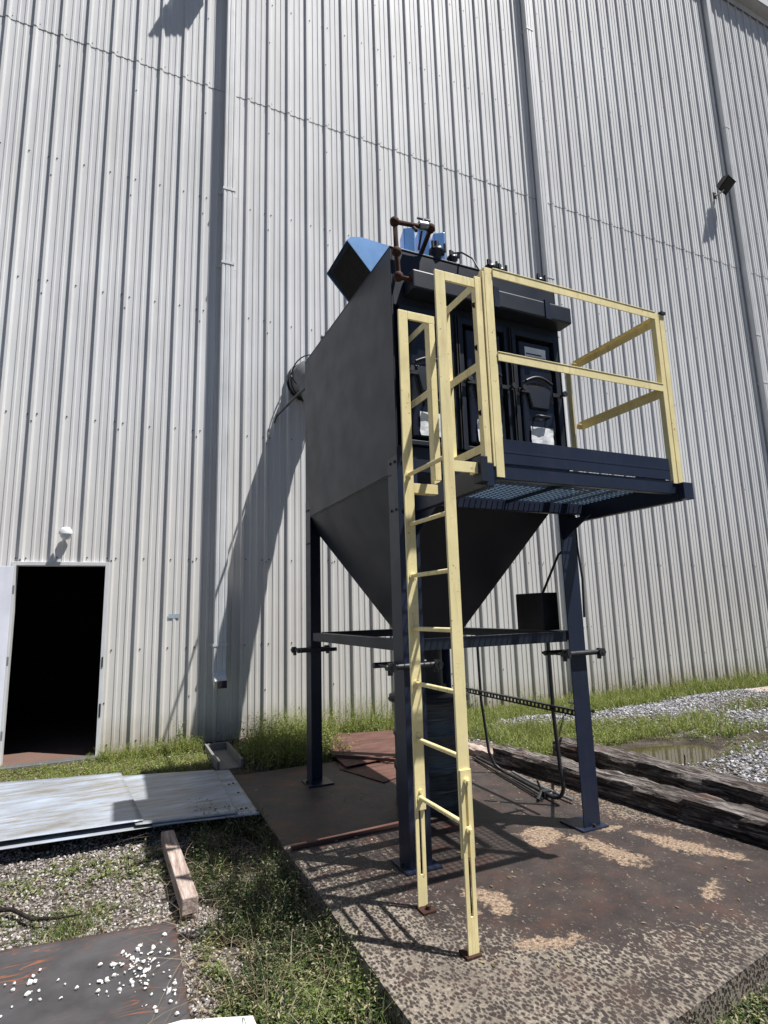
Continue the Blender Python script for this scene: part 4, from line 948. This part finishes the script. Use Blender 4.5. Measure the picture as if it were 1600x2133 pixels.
# railway sleepers
def sleeper(p, q, w, h, z0, label, seed, mat='timber'):
    p = Vector(p); q = Vector(q); L = (q-p).length; rr = np.random.default_rng(seed)
    n = 90; ring = []
    base = [(-.5, 0), (-.5, .25), (-.5, .5), (-.5, .78), (-.44, .96), (-.25, 1.0), (-.1, .99), (.1, 1.0), (.3, .985), (.45, .94), (.5, .75), (.5, .4), (.5, 0)]
    m_ = len(base); ph = rr.uniform(0, 6.28, (m_, 4)); groove = rr.random(m_)
    V = []
    for i in range(n+1):
        t = i/n
        for k, (a, c_) in enumerate(base):
            d = 0.006*math.sin(t*L*9+ph[k, 0])+0.005*math.sin(t*L*23+ph[k, 1])+0.003*math.sin(t*L*51+ph[k, 2])
            dd = -0.014*max(0, math.sin(t*L*2.3+ph[k, 3]))*groove[k]
            endr = 0.02*max(0, 1-min(t, 1-t)*L/0.05)
            V.append((a*(w-2*endr)+ (d+dd)*(2*abs(a))*(1 if a > 0 else -1), t*L+endr*0+rr.uniform(-.002, .002), c_*h*(1-endr)+(d+dd)*(c_ > 0.3)))
    V = np.array(V); I = np.arange((n+1)*m_).reshape(n+1, m_)
    F = [(I[i, k], I[i, k+1], I[i+1, k+1], I[i+1, k]) for i in range(n) for k in range(m_-1)]
    b = B(); b.add([tuple(v) for v in V], [f[::-1] for f in F]); b.f.append(tuple(I[0, :])); b.sm.append(False); b.f.append(tuple(I[n, ::-1])); b.sm.append(False)
    o = obj('railway_sleeper', b, mat); o.location = (p.x, p.y, z0); o.rotation_euler = (0, 0, math.atan2((q-p).y, (q-p).x)-math.pi/2)
    return tag(o, label, 'timber')
sleeper((1.99, 1.82, 0), (2.42, -1.55, 0), 0.25, 0.165, 0.003, 'weathered black railway sleeper lying along the right edge of the pad', 1)
sleeper((2.72, 1.72, 0), (2.90, -1.4, 0), 0.28, 0.23, -0.05, 'second weathered sleeper, behind the first, nearer the puddle', 2)
sleeper((1.93, 2.66, 0), (1.98, 1.86, 0), 0.17, 0.08, 0.003, 'short grey timber end to end with the sleeper at the back right of the pad', 3, 'post')
b = B(); b.tube([(2.93, 0.35, 0.16), (2.93, 0.34, 0.23), (2.90, 0.32, 0.26)], 0.006, 6); tag(obj('bent_spike', b, 'rust'), 'bent rusty spike sticking out of the sleeper nearest the puddle', 'spike')
b = B(); b.box((8.1, 3.0, 0.02), (9.6, 3.32, 0.06)); tag(obj('grey_board', b, 'post'), 'grey board lying on the grass far to the right by the wall', 'board')
b = B(); b.tube([(1.63, 0.05, 0.79), (2.6, 1.3, 0.60), (4.2, 3.2, 0.22), (5.0, 3.9, 0.05)], 0.014, 6); tag(obj('hose', b, 'black'), 'thin black hose running from the right leg towards the wall', 'hose')

# ------------------------------------------------------------------ gravel
clump0 = lambda x, y: sm((fbm(x, y, 1.6, 2))/0.4)
def scatter_stones(n, xr_, yr_, dens, smin, smax, mat, label, seed, zoff=0.3, avoid=None):
    rr = np.random.default_rng(seed); x = rr.uniform(*xr_, n); y = rr.uniform(*yr_, n)
    k = rr.random(n) < dens(x, y)
    if avoid is not None: k &= ~avoid(x, y)
    x, y = x[k], y[k]; n = len(x); s_ = smin+(smax-smin)*rr.random(n)**2.2
    bases = [rock_mesh(100+i) for i in range(8)]; f = bases[0][1]; BV = np.stack([b_[0] for b_ in bases])
    v = BV[rr.integers(0, 8, n)]; a = rr.uniform(0, 6.28, n); c, sn = np.cos(a)[:, None], np.sin(a)[:, None]
    vx = v[..., 0]*c-v[..., 1]*sn; vy = v[..., 0]*sn+v[..., 1]*c
    V = np.stack([x[:, None]+vx*s_[:, None], y[:, None]+vy*s_[:, None], gz(x, y)[:, None]+(v[..., 2]*0.75+zoff)*s_[:, None]+rr.uniform(0, .35, n)[:, None]*s_[:, None]], -1).reshape(-1, 3)
    F = (f[None]+(np.arange(n)*12)[:, None, None]).reshape(-1, 3)
    me = npmesh('gravel', V, F, mat, np.repeat(rr.random(n), 12)); o = obj('gravel', me, mat); o['kind'] = 'stuff'; o['label'] = label; o['category'] = 'gravel'
    return o
plate_poly = [(-2.95, -1.3), (-1.38, -1.08), (-1.365, 0.26), (-2.95, 0.5)]
board_poly = [(-1.66, -1.25), (-1.08, -1.4), (-1.1, -0.70), (-1.38, -0.59), (-1.65, -0.58)]
av = lambda x, y: in_poly(x, y, plate_poly) | ((x > PX0-0.02) & (x < 2.4) & (y > yfront(x))) | in_poly(x, y, board_poly)
scatter_stones(7000, (-1.25, -0.62), (-1.9, 1.6), lambda x, y: 0.35+0.4*clump0(x, y), 0.004, 0.011, 'gravel_l', 'fine gravel and litter on the soil beside the pad', 6, avoid=av)
scatter_stones(36000, (-3.2, -0.62), (-1.9, 1.9), lambda x, y: gravel_density(x, y), 0.004, 0.014, 'gravel_l', 'pink and white crushed gravel around the steel plate', 1, avoid=av)
scatter_stones(3500, (-4.2, 0.3), (1.9, 4.3), lambda x, y: 0.5*gravel_density(x, y)+0.25, 0.008, 0.02, 'gravel_l', 'sparse pale gravel in the grass along the warehouse wall', 2)
avp = lambda x, y: (((x-3.95)/0.9)**2+((y-1.42)/0.5)**2 < 1) | ((x < 2.4) & (y < 2.76))
scatter_stones(34000, (1.9, 8.5), (-1.0, 4.2), gravel_density, 0.010, 0.026, 'gravel_r', 'grey crushed gravel in heaps beyond the sleepers', 3, avoid=avp)
scatter_stones(9000, (8.5, 13.5), (1.5, 4.2), gravel_density, 0.014, 0.034, 'gravel_r', 'grey gravel far to the right along the wall', 4)
scatter_stones(60, (-0.5, 1.9), (-1.5, 0.6), lambda x, y: x*0+1, 0.004, 0.011, 'gravel_l', 'few loose pebbles on the stained pad', 5, avoid=lambda x, y: y < yfront(x)+0.03)
[o for o in COL.objects if o.get('label') == 'few loose pebbles on the stained pad'][0].location.z = 0.12

# ------------------------------------------------------------------ grass and weeds
def blades(name, x, y, z, L, mat, rr, bend=0.5, width=0.004, seg=3, lean=None):
    n = len(x); a = rr.uniform(0, 6.28, n); bd = bend*rr.uniform(0.2, 1.3, n)*L; w = width*rr.uniform(0.6, 1.4, n)
    dx, dy = np.cos(a), np.sin(a); px, py = -dy, dx; tw = rr.uniform(0, 6.28, n); qx, qy = np.cos(tw), np.sin(tw)
    rows_ = []
    for k in range(seg+1):
        t = k/seg; ww = w*(1-t*0.92); cx = x+dx*bd*t*t; cy = y+dy*bd*t*t; cz = z+L*(t-0.32*bend*t*t*np.minimum(1.5, bd/L+0.5))
        rows_.append(np.stack([cx-qx*ww, cy-qy*ww, cz], -1)); rows_.append(np.stack([cx+qx*ww, cy+qy*ww, cz], -1))
    V = np.stack(rows_, 1).reshape(-1, 3); m_ = 2*(seg+1)
    f = np.array([(2*k, 2*k+1, 2*k+3, 2*k+2) for k in range(seg)])
    F = (f[None]+(np.arange(n)*m_)[:, None, None]).reshape(-1, 4)
    r = np.clip(rr.random(n), 0, 1); return V, F, np.repeat(r, m_)
def sprigs(x, y, z, H, rr, nl=9, ls=0.02):
    """leafy stems: small folded leaves set along a bending stalk"""
    n = len(x); a = rr.uniform(0, 6.28, n); bd = rr.uniform(0.05, 0.4, n)*H; Vs = []; R = []
    for k in range(nl):
        t = (k+rr.uniform(0.2, 1, n))/nl; cx = x+np.cos(a)*bd*t*t; cy = y+np.sin(a)*bd*t*t; cz = z+H*t
        la = rr.uniform(0, 6.28, n); lu = rr.uniform(-0.3, 0.7, n); s_ = ls*rr.uniform(0.6, 1.3, n)*(1.15-0.5*t)
        d = np.stack([np.cos(la), np.sin(la), lu], -1); p = np.stack([-np.sin(la), np.cos(la), np.zeros(n)], -1); c = np.stack([cx, cy, cz], -1)
        q0 = c; q1 = c+d*s_[:, None]*0.9+p*s_[:, None]*0.42+np.array([0, 0, .15])*s_[:, None]; q2 = c+d*s_[:, None]*2.0; q3 = c+d*s_[:, None]*0.9-p*s_[:, None]*0.42+np.array([0, 0, .15])*s_[:, None]
        Vs.append(np.stack([q0, q1, q2, q3], 1)); R.append(rr.random(n))
    V = np.stack(Vs, 1).reshape(-1, 3); nf = n*nl
    F = np.arange(nf*4).reshape(-1, 4); return V, F, np.repeat(np.stack(R, 1).ravel(), 4)
def join(parts):
    V = []; F = []; R = []; o = 0
    for v, f, r in parts: V.append(v); F.append(f+o); R.append(r); o += len(v)
    return np.concatenate(V), np.concatenate(F), np.concatenate(R)
def pts_in(rr, n, xr_, yr_, dens):
    x = rr.uniform(*xr_, n); y = rr.uniform(*yr_, n); k = rr.random(n) < dens(x, y); return x[k], y[k]
def grass(label, n, xr_, yr_, dens, L0, L1, mat, seed, sprig=0.0, width=0.0035, bend=0.6, name='grass', ls=0.014, top=None):
    rr = np.random.default_rng(seed); x, y = pts_in(rr, n, xr_, yr_, dens); pr = []
    L = L0+(L1-L0)*rr.random(len(x))**1.6; ns = int(len(x)*sprig)
    z = gz(x, y)-0.01
    if ns < len(x): pr.append(blades('g', x[ns:], y[ns:], z[ns:], L[ns:], mat, rr, bend, width))
    if ns: pr.append(sprigs(x[:ns], y[:ns], z[:ns], L[:ns]*0.9, rr, 8, ls)); pr.append(blades('g', x[:ns], y[:ns], z[:ns], L[:ns]*0.9, mat, rr, 0.15, 0.0016, 2) if False else blades('g', x[:ns], y[:ns], z[:ns], L[:ns]*0.9, mat, rr, 0.15, 0.0016))
    V, F, R = join(pr); me = npmesh(name, V, F, mat, R); o = obj(name, me, mat)
    if top: tag(o, label, top)
    else: o['kind'] = 'stuff'; o['label'] = label; o['category'] = 'grass'
    return o
offpad = lambda x, y: ~((x > PX0-0.005) & (x < 2.4) & (y > yfront(x)-0.01) & (y < PY1+0.01))
el = lambda x, y, cx, cy, a, b_: np.exp(-(((x-cx)/a)**2+((y-cy)/b_)**2))
notplate = lambda x, y: ~in_poly(x, y, [(-2.95, -1.3), (-1.36, -1.05), (-1.35, 0.27), (-2.95, 0.51)]) & ~in_poly(x, y, board_poly)
# dark rank strip between gravel and pad
clump = lambda x, y, sc, sd, c=0.0: sm((fbm(x, y, sc, sd)+c)/0.35)
grass('rank dark grass along the left side of the pad', 15000, (-1.25, -0.60), (-1.9, 1.75), lambda x, y: offpad(x, y)*notplate(x, y)*sm((x+1.22+0.10*fbm(x, y, 1.2, 3))/0.2)*clump(x, y, 2.2, 3, 0.25)*(0.35+0.65*sm((y+0.7)/0.4)), 0.05, 0.26, 'dark_weed', 21, 0.30, 0.0034, 1.0)
grass('low ground weeds between the gravel and the pad', 9000, (-1.30, -0.60), (-1.9, 1.6), lambda x, y: offpad(x, y)*notplate(x, y)*clump(x, y, 2.8, 1, 0.05)*sm((x+1.27)/0.1), 0.015, 0.06, 'dark_weed', 36, 0.8, 0.0026, 0.8)
grass('low bright weeds among gravel at the bottom of the picture', 15000, (-1.35, -0.60), (-1.9, 0.05), lambda x, y: offpad(x, y)*notplate(x, y)*clump(x, y, 1.9, 4, 0.28)*sm((x+1.30)/0.16)*(1-0.75*sm((x+0.85)/0.1)), 0.025, 0.10, 'grass', 22, 0.45, 0.0028, 0.9)
grass('taller bright weeds scattered beside the pad', 1300, (-1.1, -0.60), (-1.0, 1.5), lambda x, y: offpad(x, y)*notplate(x, y)*clump(x, y, 2.0, 0, 0.0), 0.08, 0.28, 'grass', 40, 0.5, 0.0032, 0.8)
grass('dry blond grass stems bent over the dark strip', 1100, (-1.35, -0.58), (-0.7, 1.7), lambda x, y: offpad(x, y)*notplate(x, y)*0.9, 0.10, 0.42, 'dry', 23, 0.0, 0.0021, 1.8)
grass('patchy low weeds in the gravel between the plate and the metal sheets', 10500, (-3.3, -1.25), (0.2, 1.75), lambda x, y: notplate(x, y)*np.clip(1.1*el(x, y, -1.85, 0.62, .22, .16)+1.1*el(x, y, -1.65, 1.25, .28, .14)+0.8*el(x, y, -2.1, 1.25, .3, .2)+0.9*el(x, y, -1.38, 1.25, .12, .25)+0.9*el(x, y, -2.35, 0.8, .4, .12)+0.03, 0, 1)*clump(x, y, 2.6, 2, 0.35), 0.02, 0.085, 'grass', 24, 0.4, 0.0026, 0.8)
tag_ = grass('bright green tuft of grass at the back edge of the dark steel plate', 2600, (-2.15, -1.6), (0.38, 0.85), lambda x, y: el(x, y, -1.87, .55, .13, .12), 0.05, 0.16, 'grass', 25, 0.0, 0.0026, 0.8, 'grass_tuft', top='grass tuft')
# strip along the wall, left
grass('short grass and seed heads along the foot of the wall by the doorway', 22000, (-4.4, -0.45), (3.0, 4.40), lambda x, y: np.clip(sm((y-3.12)/0.25)*(0.50+0.5*sm(fbm(x, y, 1.0, 2)+0.5)), 0, 1)*(1-1.0*(x > DX0+0.1)*(x < DX1-0.1)*(y > 4.15))*(1-(x > -0.71)*(x < -0.41)*(y > 3.08)), 0.02, 0.10, 'weed', 26, 0.35, 0.0034, 0.9, ls=0.012)
grass('dry stems among the grass along the wall', 2600, (-4.0, -0.75), (3.2, 4.38), lambda x, y: 0.5*(1-1.0*(x > DX0+0.1)*(x < DX1-0.1)*(y > 4.15)), 0.04, 0.16, 'dry', 39, 0.0, 0.003, 1.2)
grass('yellowish weeds standing against the wall left of the short downspout', 2400, (-1.85, -0.72), (4.02, 4.38), lambda x, y: 0.5+0.5*sm((x+1.5)/0.6), 0.06, 0.26, 'weed', 27, 0.4, 0.0036, 0.5)
grass('tall leafy weed clump at the wall behind the far left leg', 5200, (-0.45, 0.80), (2.80, 4.15), lambda x, y: np.clip(1.2*el(x, y, 0.18, 3.45, .40, .45), 0, 1), 0.16, 0.56, 'weed', 28, 0.72, 0.0038, 0.4, 'weed_clump', 0.020, top='weeds')
grass('dark undergrowth at the foot of the tall weed clump', 2500, (-0.45, 0.80), (2.80, 4.0), lambda x, y: np.clip(1.2*el(x, y, 0.1, 3.1, .42, .25), 0, 1), 0.05, 0.22, 'dark_weed', 38, 0.6, 0.0038, 0.5)
grass('sunlit leafy weeds growing up against the wall behind the far left leg', 3200, (-0.15, 3.0), (3.85, 4.38), lambda x, y: 0.35+0.65*sm(fbm(x, y, 1.2, 1)+0.5), 0.10, 0.52, 'weed', 29, 0.65, 0.004, 0.4, ls=0.016)
# right side
grass('green grass between the pad and the wall', 40000, (1.2, 6.2), (1.9, 4.38), lambda x, y: offpad(x, y)*~((x < 1.8) & (y < 3.8))*np.clip(1.25-gravel_density(x, y)*1.5+0.4*fbm(x, y, 0.9, 4)-1.2*el(x, y, 3.95, 1.42, .75, .4), 0, 1), 0.04, 0.17, 'weed', 30, 0.3, 0.0045, 0.6)
grass('ragged taller weeds along the wall to the right', 3000, (2.5, 11.0), (3.9, 4.38), lambda x, y: sm(fbm(x, y, 1.3, 3)+0.3), 0.10, 0.45, 'weed', 41, 0.5, 0.005, 0.5)
grass('tall bright grass beyond the right legs near the wall', 9000, (2.3, 5.2), (2.5, 4.35), lambda x, y: np.clip(el(x, y, 3.2, 2.6, .5, .3)+0.9*el(x, y, 2.6, 3.6, .5, .5)+0.7*el(x, y, 4.6, 3.9, .9, .3), 0, 1), 0.10, 0.30, 'weed', 31, 0.15, 0.004, 0.6)
grass('grass round the puddle beyond the sleepers', 10000, (2.95, 6.5), (0.3, 2.4), lambda x, y: np.clip(0.95*el(x, y, 4.9, 1.75, .9, .25)+el(x, y, 3.1, 2.0, .35, .35)+0.7*el(x, y, 4.8, 1.05, .5, .15)+0.5*el(x, y, 3.4, 0.8, .3, .12), 0, 1)*(((x-3.95)/0.80)**2+((y-1.42)/0.42)**2 > 1), 0.03, 0.13, 'weed', 32, 0.2, 0.004, 0.7)
grass('grass along the foot of the wall far to the right', 38000, (5.0, 15.0), (1.4, 4.38), lambda x, y: np.clip(1.1-gravel_density(x, y)*1.4+0.4*fbm(x, y, 0.6, 3), 0, 1), 0.06, 0.24, 'weed', 33, 0.2, 0.007, 0.5)
grass('low grass in front of the pad at the lower right', 9000, (-0.4, 2.6), (-2.5, -1.25), lambda x, y: (y < yfront(x)-0.015)*(0.35+0.65*sm(fbm(x, y, 1, 2)+0.4)), 0.03, 0.12, 'dark_weed', 34, 0.4, 0.0032, 0.8)
grass('bright weeds in front of the pad edge', 2600, (0.0, 1.6), (-2.1, -1.45), lambda x, y: (y < yfront(x)-0.015)*sm(fbm(x, y, 1.3, 1)), 0.03, 0.10, 'grass', 35, 0.5, 0.003, 0.8)
# single tall weeds against the wall
for i, (x, y, h, lab) in enumerate(((3.35, 4.3, 0.62, 'lone tall weed against the wall seen between the bent conduits'), (6.9, 4.28, 0.55, 'tall spindly weed against the wall right of the near right leg'), (-0.95, 4.3, 0.42, 'thin weed against the wall left of the short downspout'))):
    rr = np.random.default_rng(60+i); n = 7; xx = x+rr.normal(0, 0.03, n); yy = y+rr.normal(0, 0.02, n)
    V, F, R = join([sprigs(xx, yy, gz(xx, yy), h*rr.uniform(.6, 1, n), rr, 16, 0.022), blades('g', xx, yy, gz(xx, yy), h*rr.uniform(.7, 1, n), 'grass', rr, 0.1, 0.003)])
    me = npmesh('tall_weed', V, F, 'grass', R); tag(obj('tall_weed', me, 'grass'), lab, 'weed')
# dead branch on the gravel at left
b = B(); b.tube([(-2.35, 0.95, -0.085), (-2.2, 0.86, -0.075), (-2.08, 0.70, -0.085), (-1.95, 0.62, -0.075), (-1.82, 0.60, -0.075)], [0.013, 0.012, 0.011, 0.008, 0.004], 6)
tag(obj('dead_branch', b, 'timber_side'), 'dark dead branch lying on the gravel at the far left', 'branch')

# dead leaves blown on to the pad and the gravel
def litter(n, xr_, yr_, keep, zf, seed):
    rr = np.random.default_rng(seed); x = rr.uniform(*xr_, n); y = rr.uniform(*yr_, n); k = keep(x, y); x, y = x[k], y[k]; n = len(x)
    a = rr.uniform(0, 6.28, n); L = rr.uniform(0.008, 0.022, n); w = L*rr.uniform(0.25, 0.5, n); z = zf(x, y)
    dx, dy = np.cos(a), np.sin(a)
    q = [np.stack([x-dx*L, y-dy*L, z+0.003], -1), np.stack([x-dy*w, y+dx*w, z+rr.uniform(0.001, 0.008, n)], -1), np.stack([x+dx*L, y+dy*L, z+rr.uniform(0.002, 0.010, n)], -1), np.stack([x+dy*w, y-dx*w, z+rr.uniform(0.001, 0.008, n)], -1)]
    V = np.stack(q, 1).reshape(-1, 3); F = np.arange(n*4).reshape(-1, 4)
    me = npmesh('leaf_litter', V, F, 'dry', np.repeat(rr.random(n)*0.8, 4)); o = obj('leaf_litter', me, 'dry'); o['kind'] = 'stuff'; o['label'] = 'dead leaf scraps'; o['category'] = 'litter'
litter(260, (-0.5, 2.3), (-1.6, 2.6), lambda x, y: (y > yfront(x)+0.05) & (np.sin(x*7+y*5)+np.sin(y*9) > -0.3), lambda x, y: x*0+0.002, 71)
litter(1500, (-3.2, -0.65), (-1.8, 1.6), lambda x, y: notplate(x, y) > 0, lambda x, y: gz(x, y)+0.012, 72)
